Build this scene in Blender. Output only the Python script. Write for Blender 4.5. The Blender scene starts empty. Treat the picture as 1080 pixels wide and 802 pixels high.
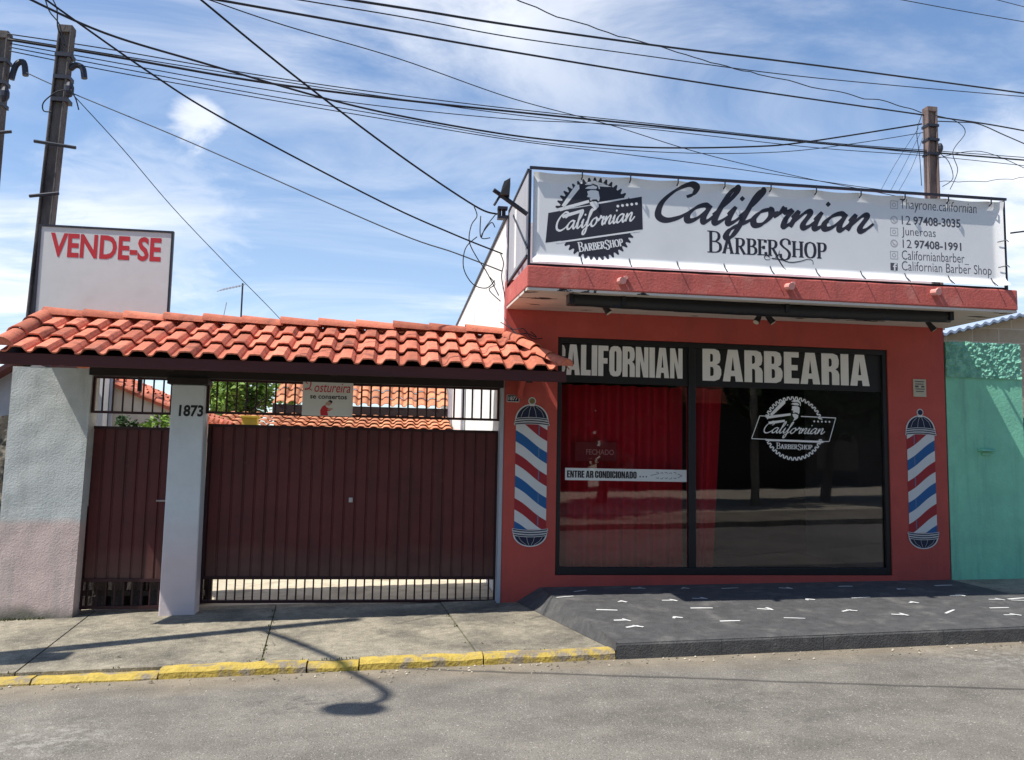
import bpy, bmesh, math, random
from mathutils import Vector, Matrix, noise
random.seed(7)
R = math.radians
SC = bpy.context.scene
COL = SC.collection

# ------------------------------------------------------------------ camera, sky, sun, exposure
CAM = Vector((0.0, -9.0, 1.6)); YAW, PITCH, ROLL, FPX = R(7.83), R(5.64), R(1.10), 889.2
def cam_axes():
    cy, sy, cp, sp = math.cos(YAW), math.sin(YAW), math.cos(PITCH), math.sin(PITCH)
    F = Vector((sy*cp, cy*cp, sp)); Rt = Vector((cy, -sy, 0)); U = Rt.cross(F)
    cr, sr = math.cos(ROLL), math.sin(ROLL)
    return Rt*cr + U*sr, U*cr - Rt*sr, F
RT, UP, FW = cam_axes()
cd = bpy.data.cameras.new('camera'); cam = bpy.data.objects.new('camera', cd); COL.objects.link(cam)
m = Matrix((RT, UP, -FW)).transposed().to_4x4(); m.translation = CAM; cam.matrix_world = m
cd.sensor_width = 36; cd.lens = 36*FPX/1080; cd.clip_end = 2000; cd.clip_start = 0.05
SC.camera = cam
def at(u, v, Y):
    """point on the vertical plane y = Y seen at photo pixel (u, v)"""
    d = FW*FPX + RT*(u-540) + UP*(401-v)
    return CAM + d*((Y-CAM.y)/d.y)
def atX(u, v, X):
    d = FW*FPX + RT*(u-540) + UP*(401-v)
    return CAM + d*((X-CAM.x)/d.x)

SUN = Vector((0.58, 0.18, -1.0)).normalized()          # direction the light travels
sd = bpy.data.lights.new('sun', 'SUN'); sd.energy = 4.8; sd.angle = R(0.53); sd.color = (1.0, 0.955, 0.88)
sun = bpy.data.objects.new('sun', sd); COL.objects.link(sun)
sun.rotation_euler = SUN.to_track_quat('-Z', 'Y').to_euler(); sun.location = (-6, -4, 12)
W = bpy.data.worlds.new('World'); SC.world = W; W.use_nodes = True
wn, wl = W.node_tree.nodes, W.node_tree.links; wn.clear()
def WN(t, **k):
    n = wn.new(t)
    for a, b in k.items(): setattr(n, a, b)
    return n
out = WN('ShaderNodeOutputWorld'); bg = WN('ShaderNodeBackground'); bg.inputs['Strength'].default_value = 0.125
sky = WN('ShaderNodeTexSky', sky_type='NISHITA', sun_disc=False)
sky.sun_elevation = math.asin(-SUN.z); sky.sun_rotation = math.atan2(-SUN.x, -SUN.y)
sky.air_density = 1.0; sky.dust_density = 0.25; sky.ozone_density = 3.5
tc = WN('ShaderNodeTexCoord'); sep = WN('ShaderNodeSeparateXYZ'); wl.new(tc.outputs['Generated'], sep.inputs[0])
def wm(op, a, b=None):
    n = WN('ShaderNodeMath', operation=op)
    for i, x in enumerate((a, b)):
        if x is None: continue
        if isinstance(x, (int, float)): n.inputs[i].default_value = x
        else: wl.new(x, n.inputs[i])
    return n.outputs[0]
zz = wm('MAXIMUM', wm('ADD', sep.outputs[2], 0.22), 0.05)
cx = wm('DIVIDE', sep.outputs[0], zz); cy_ = wm('DIVIDE', sep.outputs[1], zz)
cmb = WN('ShaderNodeCombineXYZ'); wl.new(cx, cmb.inputs[0]); wl.new(cy_, cmb.inputs[1])
def wnoise(scale, rot, stretch, detail, rough, dist, off):
    mp = WN('ShaderNodeMapping'); wl.new(cmb.outputs[0], mp.inputs[0])
    mp.inputs['Rotation'].default_value = (0, 0, R(rot)); mp.inputs['Scale'].default_value = (stretch, 1, 1)
    mp.inputs['Location'].default_value = (off, off*.6, 0)
    n = WN('ShaderNodeTexNoise'); wl.new(mp.outputs[0], n.inputs['Vector'])
    n.inputs['Scale'].default_value = scale; n.inputs['Detail'].default_value = detail
    n.inputs['Roughness'].default_value = rough; n.inputs['Distortion'].default_value = dist
    return n.outputs['Fac']
def wramp(x, a, b):
    n = WN('ShaderNodeMapRange', interpolation_type='SMOOTHSTEP'); wl.new(x, n.inputs[0])
    n.inputs[1].default_value = a; n.inputs[2].default_value = b; return n.outputs[0]
wisps = wramp(wnoise(2.3, 35, 0.45, 12, 0.62, 0.8, 3.1), 0.37, 0.70)
veil = wramp(wnoise(0.9, 10, 0.8, 5, 0.5, 0.3, 7.7), 0.36, 0.68)
low = wramp(sep.outputs[2], 0.46, 0.10)
# a few small cumulus puffs
def puff(d, size):
    d = d.normalized()
    dp = WN('ShaderNodeVectorMath', operation='DOT_PRODUCT'); wl.new(tc.outputs['Generated'], dp.inputs[0]); dp.inputs[1].default_value = d
    ang = wm('ADD', wm('SUBTRACT', 1.0, dp.outputs['Value']), wm('MULTIPLY', wm('SUBTRACT', pn, 0.5), size*1.6))
    return wramp(ang, size*.75, 0.0)
pn = wnoise(9, 0, 1, 7, 0.6, 0.4, 1.3)
def dirpx(u, v): return (FW*FPX + RT*(u-540) + UP*(401-v))
puffs = wm('ADD', wm('MULTIPLY', puff(dirpx(205, 130), .0007), .8), wm('ADD', wm('MULTIPLY', puff(dirpx(150, 235), .010), .35), wm('MULTIPLY', puff(dirpx(1060, 185), .005), .5)))
cov = wm('ADD', wm('ADD', wm('MULTIPLY', wisps, wm('ADD', wm('MULTIPLY', veil, .72), .27)), wm('MULTIPLY', low, .16)), wm('MULTIPLY', puffs, .7))
ahead = wm('MAXIMUM', wramp(sep.outputs[1], -0.05, 0.40), 0.30)      # cloud cover thinned behind the viewer, shaped to dim the fill on the facade
cov = wm('MULTIPLY', wm('MINIMUM', wm('ADD', cov, 0.06), 0.93), ahead)
hs = WN('ShaderNodeHueSaturation'); hs.inputs['Saturation'].default_value = 1.15; hs.inputs['Value'].default_value = 1.05; wl.new(sky.outputs[0], hs.inputs['Color'])
mix = WN('ShaderNodeMixRGB'); wl.new(cov, mix.inputs[0]); wl.new(hs.outputs[0], mix.inputs[1])
mix.inputs[2].default_value = (7.3, 7.45, 7.7, 1)
wl.new(mix.outputs[0], bg.inputs[0]); wl.new(bg.outputs[0], out.inputs[0])
SC.view_settings.view_transform = 'Standard'; SC.view_settings.look = 'None'
SC.view_settings.exposure = 0.40; SC.view_settings.gamma = 1.0; SC.view_settings.use_curve_mapping = False
SC.cycles.max_bounces = 8; SC.cycles.transparent_max_bounces = 12

# ------------------------------------------------------------------ materials
def material(name, col, rough=0.8, var=0.18, scale=6.0, col2=None, blotch=None, bump=0.0, bscale=60.0, metal=0.0, spec=0.3,
             island=0.0, stretch=(1, 1, 1), extra=None):
    """procedural painted / mineral surface: base colour, fine variation, optional second colour blotches, bump"""
    M = bpy.data.materials.new(name); M.use_nodes = True
    N, L = M.node_tree.nodes, M.node_tree.links
    P = N['Principled BSDF']; P.inputs['Roughness'].default_value = rough; P.inputs['Metallic'].default_value = metal
    P.inputs['Specular IOR Level'].default_value = spec
    T = N.new('ShaderNodeTexCoord'); mp = N.new('ShaderNodeMapping'); L.new(T.outputs['Object'], mp.inputs[0]); mp.inputs['Scale'].default_value = stretch
    n1 = N.new('ShaderNodeTexNoise'); L.new(mp.outputs[0], n1.inputs['Vector']); n1.inputs['Scale'].default_value = scale; n1.inputs['Detail'].default_value = 8; n1.inputs['Roughness'].default_value = .65
    mr = N.new('ShaderNodeMapRange'); L.new(n1.outputs['Fac'], mr.inputs[0]); mr.inputs[1].default_value = .25; mr.inputs[2].default_value = .75
    mr.inputs[3].default_value = 1-var; mr.inputs[4].default_value = 1+var
    base = N.new('ShaderNodeRGB'); base.outputs[0].default_value = (*col, 1); c = base.outputs[0]
    def mixc(fac, a, b, mode='MIX'):
        x = N.new('ShaderNodeMixRGB'); x.blend_type = mode
        for i, s in ((0, fac), (1, a), (2, b)):
            if hasattr(s, 'is_linked') or hasattr(s, 'links'): L.new(s, x.inputs[i])
            elif isinstance(s, (int, float)): x.inputs[i].default_value = s
            else: x.inputs[i].default_value = (*s, 1)
        return x.outputs[0]
    if col2 is not None:
        sc, lo, hi = blotch or (2.0, .5, .7)
        n2 = N.new('ShaderNodeTexNoise'); L.new(mp.outputs[0], n2.inputs['Vector']); n2.inputs['Scale'].default_value = sc; n2.inputs['Detail'].default_value = 9; n2.inputs['Roughness'].default_value = .62
        m2 = N.new('ShaderNodeMapRange'); L.new(n2.outputs['Fac'], m2.inputs[0]); m2.inputs[1].default_value = lo; m2.inputs[2].default_value = hi
        c = mixc(m2.outputs[0], c, col2)
    if island:
        g = N.new('ShaderNodeNewGeometry'); mi = N.new('ShaderNodeMapRange'); L.new(g.outputs['Random Per Island'], mi.inputs[0])
        mi.inputs[3].default_value = 1-island; mi.inputs[4].default_value = 1+island
        c = mixc(1.0, c, mi.outputs[0], 'MULTIPLY')
    if extra: c = extra(N, L, T, c, mixc)
    c = mixc(1.0, c, mr.outputs[0], 'MULTIPLY')
    L.new(c, P.inputs['Base Color'])
    if bump:
        nb = N.new('ShaderNodeTexNoise'); L.new(mp.outputs[0], nb.inputs['Vector']); nb.inputs['Scale'].default_value = bscale; nb.inputs['Detail'].default_value = 6
        b = N.new('ShaderNodeBump'); b.inputs['Strength'].default_value = bump; b.inputs['Distance'].default_value = .02
        L.new(nb.outputs['Fac'], b.inputs['Height']); L.new(b.outputs[0], P.inputs['Normal'])
    return M

def zfade(z0, z1, other, wob=.25):
    """paint changes to `other` below z0..z1 with an uneven edge"""
    def f(N, L, T, c, mixc):
        s = N.new('ShaderNodeSeparateXYZ'); L.new(T.outputs['Object'], s.inputs[0])
        n = N.new('ShaderNodeTexNoise'); L.new(T.outputs['Object'], n.inputs['Vector']); n.inputs['Scale'].default_value = 3; n.inputs['Detail'].default_value = 7
        a = N.new('ShaderNodeMath'); a.operation = 'MULTIPLY_ADD'; L.new(n.outputs['Fac'], a.inputs[0]); a.inputs[1].default_value = wob; L.new(s.outputs[2], a.inputs[2])
        r = N.new('ShaderNodeMapRange'); L.new(a.outputs[0], r.inputs[0]); r.inputs[1].default_value = z1+wob/2; r.inputs[2].default_value = z0+wob/2
        return mixc(r.outputs[0], c, other)
    return f

def streaks(col, lo, hi, amt, st=(5, 5, .5)):
    def f(N, L, T, c, mixc):
        mp = N.new('ShaderNodeMapping'); L.new(T.outputs['Object'], mp.inputs[0]); mp.inputs['Scale'].default_value = st; mp.inputs['Location'].default_value = (3.7, 1.9, 8.3)
        n = N.new('ShaderNodeTexNoise'); L.new(mp.outputs[0], n.inputs['Vector']); n.inputs['Scale'].default_value = 1.3; n.inputs['Detail'].default_value = 9; n.inputs['Roughness'].default_value = .66
        r = N.new('ShaderNodeMapRange'); L.new(n.outputs['Fac'], r.inputs[0]); r.inputs[1].default_value = lo; r.inputs[2].default_value = hi; r.inputs[4].default_value = amt
        return mixc(r.outputs[0], c, col)
    return f
def gate_extra(N, L, T, c, mixc):
    c = zfade(.30, .62, (.115, .055, .045), .35)(N, L, T, c, mixc)
    c = streaks((.055, .022, .018), .50, .70, .7, (7, 7, .35))(N, L, T, c, mixc)
    return streaks((.17, .07, .04), .66, .74, .7, (9, 9, 5))(N, L, T, c, mixc)
def pillar_extra(N, L, T, c, mixc):
    c = zfade(.90, .98, (.60, .475, .435), .12)(N, L, T, c, mixc)
    c = streaks((.33, .33, .30), .52, .72, .6)(N, L, T, c, mixc)
    return zfade(.02, .16, (.17, .16, .13), .30)(N, L, T, c, mixc)
def speckle(col, scale, lo, hi, amt=.8):
    def f(N, L, T, c, mixc):
        v = N.new('ShaderNodeTexVoronoi'); L.new(T.outputs['Object'], v.inputs['Vector']); v.inputs['Scale'].default_value = scale
        s = N.new('ShaderNodeSeparateColor'); L.new(v.outputs['Color'], s.inputs[0])
        r = N.new('ShaderNodeMapRange'); L.new(s.outputs[0], r.inputs[0]); r.inputs[1].default_value = lo; r.inputs[2].default_value = hi; r.inputs[4].default_value = amt
        d = N.new('ShaderNodeMapRange'); L.new(v.outputs['Distance'], d.inputs[0]); d.inputs[1].default_value = .45; d.inputs[2].default_value = .25
        mm = N.new('ShaderNodeMath'); mm.operation = 'MULTIPLY'; L.new(r.outputs[0], mm.inputs[0]); L.new(d.outputs[0], mm.inputs[1])
        return mixc(mm.outputs[0], c, col)
    return f

def zroad(x): return -.03+.03*x
def asphalt_extra(N, L, T, c, mixc):
    # pale aggregate at two sizes, dust along the gutter, an old tar seam
    c = speckle((.42, .39, .33), 110, .66, .92, .9)(N, L, T, c, mixc)
    c = speckle((.46, .44, .40), 60, .93, .98, .7)(N, L, T, c, mixc)
    c = speckle((.045, .042, .038), 85, .66, .92, .85)(N, L, T, c, mixc)
    s = N.new('ShaderNodeSeparateXYZ'); L.new(T.outputs['Object'], s.inputs[0])
    n = N.new('ShaderNodeTexNoise'); L.new(T.outputs['Object'], n.inputs['Vector']); n.inputs['Scale'].default_value = 2.2; n.inputs['Detail'].default_value = 8
    a = N.new('ShaderNodeMath'); a.operation = 'MULTIPLY_ADD'; L.new(n.outputs['Fac'], a.inputs[0]); a.inputs[1].default_value = .55; L.new(s.outputs[1], a.inputs[2])
    r = N.new('ShaderNodeMapRange'); L.new(a.outputs[0], r.inputs[0]); r.inputs[1].default_value = -2.42; r.inputs[2].default_value = -1.95; r.inputs[4].default_value = .75
    c = mixc(r.outputs[0], c, (.25, .205, .145))
    for cx0, cy0, rad, colr, amt in ((-1.95, -3.55, .55, (.36, .34, .30), .55), (4.9, -2.75, .9, (.36, .34, .30), .5), (-.6, -3.0, .5, (.06, .058, .055), .5), (2.4, -3.6, .9, (.075, .072, .068), .35)):
        vd = N.new('ShaderNodeVectorMath'); vd.operation = 'DISTANCE'; L.new(T.outputs['Object'], vd.inputs[0]); vd.inputs[1].default_value = (cx0, cy0, zroad(cx0))
        nn = N.new('ShaderNodeTexNoise'); L.new(T.outputs['Object'], nn.inputs['Vector']); nn.inputs['Scale'].default_value = 14; nn.inputs['Detail'].default_value = 8; nn.inputs['Roughness'].default_value = .7
        md = N.new('ShaderNodeMapRange'); L.new(vd.outputs['Value'], md.inputs[0]); md.inputs[1].default_value = rad; md.inputs[2].default_value = 0
        mn = N.new('ShaderNodeMapRange'); L.new(nn.outputs['Fac'], mn.inputs[0]); mn.inputs[1].default_value = .48; mn.inputs[2].default_value = .62; mn.inputs[4].default_value = amt*1.6
        mx = N.new('ShaderNodeMath'); mx.operation = 'MULTIPLY'; L.new(md.outputs[0], mx.inputs[0]); L.new(mn.outputs[0], mx.inputs[1]); c = mixc(mx.outputs[0], c, colr)
    # seam: line y = -2.75 - .42 (x-1.9)
    q = N.new('ShaderNodeMath'); q.operation = 'MULTIPLY_ADD'; L.new(s.outputs[0], q.inputs[0]); q.inputs[1].default_value = .36; L.new(s.outputs[1], q.inputs[2])
    q2 = N.new('ShaderNodeMath'); q2.operation = 'MULTIPLY_ADD'; L.new(n.outputs['Fac'], q2.inputs[0]); q2.inputs[1].default_value = .10; L.new(q.outputs[0], q2.inputs[2])
    q3 = N.new('ShaderNodeMath'); q3.operation = 'ADD'; L.new(q2.outputs[0], q3.inputs[0]); q3.inputs[1].default_value = 2.02
    q4 = N.new('ShaderNodeMath'); q4.operation = 'ABSOLUTE'; L.new(q3.outputs[0], q4.inputs[0])
    r2 = N.new('ShaderNodeMapRange'); L.new(q4.outputs[0], r2.inputs[0]); r2.inputs[1].default_value = .045; r2.inputs[2].default_value = .008; r2.inputs[4].default_value = .75
    return mixc(r2.outputs[0], c, (.045, .042, .04))

def pav_extra(N, L, T, c, mixc):
    c = speckle((.56, .52, .43), 120, .70, .95, .8)(N, L, T, c, mixc); c = speckle((.07, .065, .055), 80, .72, .95, .75)(N, L, T, c, mixc)
    n = N.new('ShaderNodeTexNoise'); L.new(T.outputs['Object'], n.inputs['Vector']); n.inputs['Scale'].default_value = .8; n.inputs['Detail'].default_value = 10; n.inputs['Roughness'].default_value = .7
    r = N.new('ShaderNodeMapRange'); L.new(n.outputs['Fac'], r.inputs[0]); r.inputs[1].default_value = .5; r.inputs[2].default_value = .72; r.inputs[4].default_value = .7
    return mixc(r.outputs[0], c, (.12, .11, .095))
def brick_extra(c1, c2, mort, bw, bh, axes='xz'):
    def f(N, L, T, c, mixc):
        s = N.new('ShaderNodeSeparateXYZ'); L.new(T.outputs['Object'], s.inputs[0]); k = N.new('ShaderNodeCombineXYZ')
        L.new(s.outputs[0], k.inputs[0]); L.new(s.outputs[2], k.inputs[1])
        b = N.new('ShaderNodeTexBrick'); L.new(k.outputs[0], b.inputs['Vector']); b.inputs['Scale'].default_value = 1
        b.inputs['Color1'].default_value = (*c1, 1); b.inputs['Color2'].default_value = (*c2, 1); b.inputs['Mortar'].default_value = (*mort, 1)
        b.inputs['Brick Width'].default_value = bw; b.inputs['Row Height'].default_value = bh; b.inputs['Mortar Size'].default_value = .008
        return b.outputs['Color']
    return f

MT = dict(
 asphalt=material('asphalt', (.195, .178, .150), .9, .28, 3.0, (.135, .124, .106), (.7, .42, .7), .5, 90, extra=asphalt_extra),
 concrete=material('pavement_concrete', (.285, .252, .188), .92, .38, 11, (.125, .113, .088), (1.5, .44, .68), .5, 60, extra=pav_extra),
 yard=material('yard_concrete', (.50, .44, .33), .92, .2, 6, (.30, .26, .19), (2.5, .5, .7), .3, 50),
 weed=material('dry_weed', (.075, .085, .03), .8, .3, 9, island=.4),
 soil=material('joint_soil', (.10, .105, .05), .95, .4, 20),
 yellow=material('yellow_kerb_paint', (.50, .36, .075), .82, .30, 12, (.24, .20, .145), (6, .50, .60), .6, 45),
 blackpaint=material('black_floor_paint', (.074, .073, .073), .78, .32, 9, (.135, .13, .12), (3.5, .52, .72), .4, 70),
 whitepaint=material('white_floor_paint', (.62, .62, .60), .7, .1, 20),
 redwall=material('red_wall_paint', (.45, .080, .062), .7, .12, 3, (.40, .068, .056), (1.1, .45, .75), .15, 55, extra=streaks((.27, .07, .06), .54, .74, .55)),
 redslab=material('faded_red_paint', (.50, .120, .098), .8, .18, 9, (.56, .21, .17), (4, .55, .75), .2, 45, extra=streaks((.25, .08, .07), .52, .72, .7)),
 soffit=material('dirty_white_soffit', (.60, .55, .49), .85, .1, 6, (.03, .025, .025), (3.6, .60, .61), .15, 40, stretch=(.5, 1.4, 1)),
 white=material('white_wall_paint', (.80, .78, .74), .8, .06, 4, (.66, .63, .58), (1.8, .55, .8), .1, 40),
 frame=material('black_frame', (.012, .012, .014), .45, .1, 8, spec=.4),
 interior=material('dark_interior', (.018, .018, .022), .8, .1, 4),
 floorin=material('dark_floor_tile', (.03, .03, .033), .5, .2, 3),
 vinylwhite=material('white_vinyl_lettering', (.82, .82, .80), .6, .04, 10),
 banner=material('white_banner_vinyl', (.74, .74, .74), .55, .03, 3, (.68, .68, .69), (1.2, .5, .8), .10, 2.5),
 bannerside=material('grey_banner_back', (.36, .36, .38), .6, .12, 3, stretch=(1, 4, .4)),
 ink=material('dark_banner_ink', (.030, .030, .042), .55, .08, 8),
 greyink=material('grey_banner_ink', (.085, .085, .10), .55, .08, 8),
 paleink=material('pale_grey_ink', (.42, .42, .44), .6, .08, 8),
 steel=material('dark_painted_steel', (.03, .032, .045), .5, .2, 12, metal=.2),
 zinc=material('galvanised_steel', (.45, .45, .47), .4, .15, 12, metal=.7),
 tile=material('terracotta_tile', (.55, .18, .112), .92, .22, 14, (.24, .095, .07), (6, .53, .74), .3, 70, spec=.15, island=.30, extra=streaks((.20, .13, .10), .58, .75, .55, (3, 3, 3))),
 oldtile=material('old_terracotta_tile', (.50, .20, .10), .85, .2, 14, (.62, .33, .17), (5, .5, .75), .25, 60, island=.22),
 maroon=material('dark_maroon_wood', (.075, .022, .022), .7, .25, 6, (.045, .016, .017), (3, .45, .7), .25, 40, stretch=(.3, 1, 3)),
 darkwood=material('dark_wood', (.022, .017, .017), .75, .2, 8),
 gate=material('maroon_gate_paint', (.108, .023, .023), .55, .14, 5, (.068, .018, .018), (1.5, .45, .75), .08, 30, spec=.35, extra=gate_extra),
 bar=material('dark_maroon_bar_paint', (.035, .012, .014), .5, .2, 10),
 pillar=material('pale_green_plaster', (.53, .555, .535), .92, .12, 5, (.40, .43, .41), (3, .52, .80), .25, 75, extra=pillar_extra),
 column=material('pale_blue_plaster', (.58, .63, .65), .85, .06, 5, (.50, .54, .56), (2, .55, .8), .12, 30, extra=zfade(.55, 1.1, (.61, .53, .53))),
 green=material('mint_green_wall_paint', (.235, .61, .41), .8, .12, 3, (.19, .48, .35), (1.3, .45, .75), .25, 45, extra=streaks((.16, .36, .27), .52, .72, .7)),
 rough=material('rough_green_render', (.22, .50, .37), .9, .25, 14, (.10, .30, .23), (9, .45, .7), 1.0, 14),
 block=material('cream_block_wall', (.6, .5, .38), .9, .12, 10, extra=brick_extra((.52, .41, .29), (.44, .34, .24), (.58, .50, .40), .40, .20), bump=.2),
 fibre=material('fibre_cement_sheet', (.30, .36, .46), .85, .15, 5, (.2, .24, .3), (3, .5, .8)),
 stone=material('rubble_stone', (.22, .19, .15), .95, .4, 10, (.06, .06, .05), (7, .48, .58), 1.0, 14),
 polec=material('weathered_concrete_pole', (.115, .10, .095), .9, .35, 7, (.045, .04, .04), (4, .45, .7), .5, 40, stretch=(1, 1, .35)),
 poler=material('brown_concrete_pole', (.17, .12, .105), .9, .3, 7, (.10, .07, .065), (4, .45, .7), .5, 40, stretch=(1, 1, .35)),
 cable=material('black_cable', (.012, .013, .018), .6, .1, 5),
 lamphead=material('grey_lamp_casting', (.25, .25, .25), .5, .1, 8, metal=.3),
 leaf=material('bright_leaf', (.13, .24, .03), .6, .2, 5, (.22, .30, .05), (2, .45, .7), island=.45),
 darkleaf=material('dark_leaf', (.035, .075, .02), .6, .2, 5, island=.4),
 bark=material('bark', (.10, .075, .055), .9, .3, 12, bump=.5, bscale=25, stretch=(1, 1, .3)),
 greywall=material('grey_blue_wall', (.36, .38, .42), .85, .1, 4),
 creamwall=material('cream_wall', (.62, .56, .46), .85, .1, 3, (.45, .38, .30), (1.6, .55, .8)),
 farwall=material('dark_brown_wall', (.035, .03, .025), .9, .3, 4),
 curtain=material('red_curtain', (.62, .016, .038), .75, .1, 4, stretch=(5, 1, .2)),
 signwhite=material('sign_white', (.62, .63, .61), .6, .06, 6, (.52, .52, .50), (3, .55, .8)),
 signred=material('sign_red', (.50, .03, .04), .6, .08, 8),
 signblack=material('sign_black', (.02, .02, .022), .6, .08, 8),
 skin=material('painted_skin_tone', (.50, .30, .24), .6, .08, 8),
 dred=material('decal_red', (.30, .022, .03), .5, .06, 8), dblue=material('decal_blue', (.015, .10, .28), .5, .06, 8),
 dwhite=material('decal_white', (.58, .60, .60), .5, .04, 8), dnavy=material('decal_navy', (.012, .018, .05), .45, .08, 8),
 dgold=material('decal_olive', (.17, .15, .055), .5, .1, 8), dgloss=material('decal_highlight', (.10, .16, .27), .45, .06, 8), plate=material('beige_plate', (.46, .42, .33), .6, .08, 8),
 plastic=material('cream_plastic', (.62, .56, .46), .5, .05, 8), yellowpost=material('yellow_post', (.50, .34, .04), .7, .1, 8),
 pink=material('pink_faded_paint', (.66, .30, .26), .7, .1, 8),
)
def glass_material():
    M = bpy.data.materials.new('tinted_glass'); M.use_nodes = True; N, L = M.node_tree.nodes, M.node_tree.links; N.clear()
    o = N.new('ShaderNodeOutputMaterial'); t = N.new('ShaderNodeBsdfTransparent'); t.inputs[0].default_value = (.93, .92, .93, 1)
    g = N.new('ShaderNodeBsdfGlossy'); g.inputs['Roughness'].default_value = .012; g.inputs[0].default_value = (.95, .95, 1, 1)
    f = N.new('ShaderNodeFresnel'); f.inputs[0].default_value = 1.50
    nz = N.new('ShaderNodeTexNoise'); nz.inputs['Scale'].default_value = 1.1; b = N.new('ShaderNodeBump'); b.inputs['Strength'].default_value = .05; b.inputs['Distance'].default_value = .02
    T = N.new('ShaderNodeTexCoord'); L.new(T.outputs['Object'], nz.inputs['Vector']); L.new(nz.outputs['Fac'], b.inputs['Height']); L.new(b.outputs[0], g.inputs['Normal'])
    x = N.new('ShaderNodeMixShader'); L.new(f.outputs[0], x.inputs[0]); L.new(t.outputs[0], x.inputs[1]); L.new(g.outputs[0], x.inputs[2]); L.new(x.outputs[0], o.inputs[0])
    return M
MT['glass'] = glass_material()

# ------------------------------------------------------------------ mesh helpers
class B:
    def __init__(s): s.v = []; s.f = []; s.mi = []; s.cur = 0
    def add(s, vs, fs):
        k = len(s.v); s.v += [tuple(x) for x in vs]; s.f += [[k+i for i in f] for f in fs]; s.mi += [s.cur]*len(fs)
    def box(s, x0, x1, y0, y1, z0, z1):
        s.hexa([(x0,y0,z0),(x1,y0,z0),(x1,y1,z0),(x0,y1,z0),(x0,y0,z1),(x1,y0,z1),(x1,y1,z1),(x0,y1,z1)])
    def hexa(s, c):
        s.add(c, [(3,2,1,0),(4,5,6,7),(0,1,5,4),(1,2,6,5),(2,3,7,6),(3,0,4,7)])
    def obox(s, p, q, w, h):
        """box beam from p to q; w = horizontal width, h = height"""
        p, q = Vector(p), Vector(q); d = (q-p).normalized(); a = d.cross(Vector((0,0,1)))
        a = Vector((1,0,0)) if a.length < 1e-4 else a.normalized(); b = a.cross(d)
        c = [p-a*w/2-b*h/2, p+a*w/2-b*h/2, p+a*w/2+b*h/2, p-a*w/2+b*h/2]; c += [x+(q-p) for x in c]
        s.add(c, [(0,1,2,3),(7,6,5,4),(4,5,1,0),(5,6,2,1),(6,7,3,2),(7,4,0,3)])
    def prism(s, pts, y0, y1):
        """polygon in x,z (anticlockwise seen from -y) extruded from y0 (front) to y1"""
        n = len(pts); s.add([(x,y0,z) for x,z in pts]+[(x,y1,z) for x,z in pts],
            [list(range(n)), list(range(2*n-1,n-1,-1))]+[(i+n,(i+1)%n+n,(i+1)%n,i) for i in range(n)])
    def flat(s, pts, y): s.add([(x,y,z) for x,z in pts], [list(range(len(pts)))])
    def tube(s, pts, r, seg=6, cap=True, r1=None):
        pts = [Vector(p) for p in pts]; n = len(pts); vs = []; prev = None
        for i, p in enumerate(pts):
            d = (pts[min(i+1,n-1)]-pts[max(i-1,0)]).normalized()
            if prev is None:
                a = d.orthogonal().normalized()
            else:
                a = prev - d*prev.dot(d); a = a.normalized() if a.length > 1e-6 else d.orthogonal().normalized()
            prev = a; b = d.cross(a); rr = r if r1 is None else r+(r1-r)*i/(n-1)
            vs += [p+(a*math.cos(2*math.pi*j/seg)+b*math.sin(2*math.pi*j/seg))*rr for j in range(seg)]
        fs = [(i*seg+j, i*seg+(j+1)%seg, (i+1)*seg+(j+1)%seg, (i+1)*seg+j) for i in range(n-1) for j in range(seg)]
        if cap: fs += [list(range(seg-1,-1,-1)), list(range((n-1)*seg, n*seg))]
        s.add(vs, fs)
    def ribbon(s, pts, wf, y, closed=False, lift=0.0):
        """flat stroke in the x,z plane; wf = width or function of the direction"""
        n = len(pts); vs = []
        P = [Vector(p) for p in pts]
        for i, p in enumerate(P):
            a = P[(i-1) % n] if closed or i > 0 else p; b = P[(i+1) % n] if closed or i < n-1 else p
            d = (b-a); d = d.normalized() if d.length > 1e-9 else Vector((1,0)); nn = Vector((-d.y, d.x))
            w = wf(d, i/(max(n-1,1))) if callable(wf) else wf
            yy = y - lift*i/max(n-1,1)
            vs += [(p.x+nn.x*w/2, yy, p.y+nn.y*w/2), (p.x-nn.x*w/2, yy, p.y-nn.y*w/2)]
        fs = [(2*i, 2*i+1, 2*i+3, 2*i+2) for i in range(n-1)]
        if closed: fs.append((2*n-2, 2*n-1, 1, 0))
        s.add(vs, fs)
    def disc(s, x, z, r, y, n=20, rz=None):
        s.flat([(x+r*math.cos(2*math.pi*i/n), z+(rz or r)*math.sin(2*math.pi*i/n)) for i in range(n)], y)
    def ball(s, c, r, n=8, sz=1.0):
        vs = []; fs = []
        for i in range(n+1):
            t = math.pi*i/n
            for j in range(n*2): a = math.pi*j/n; vs.append((c[0]+r*math.sin(t)*math.cos(a), c[1]+r*math.sin(t)*math.sin(a), c[2]+r*sz*math.cos(t)))
        for i in range(n):
            for j in range(n*2): fs.append((i*2*n+j, (i+1)*2*n+j, (i+1)*2*n+(j+1)%(2*n), i*2*n+(j+1)%(2*n)))
        s.add(vs, fs)

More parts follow.
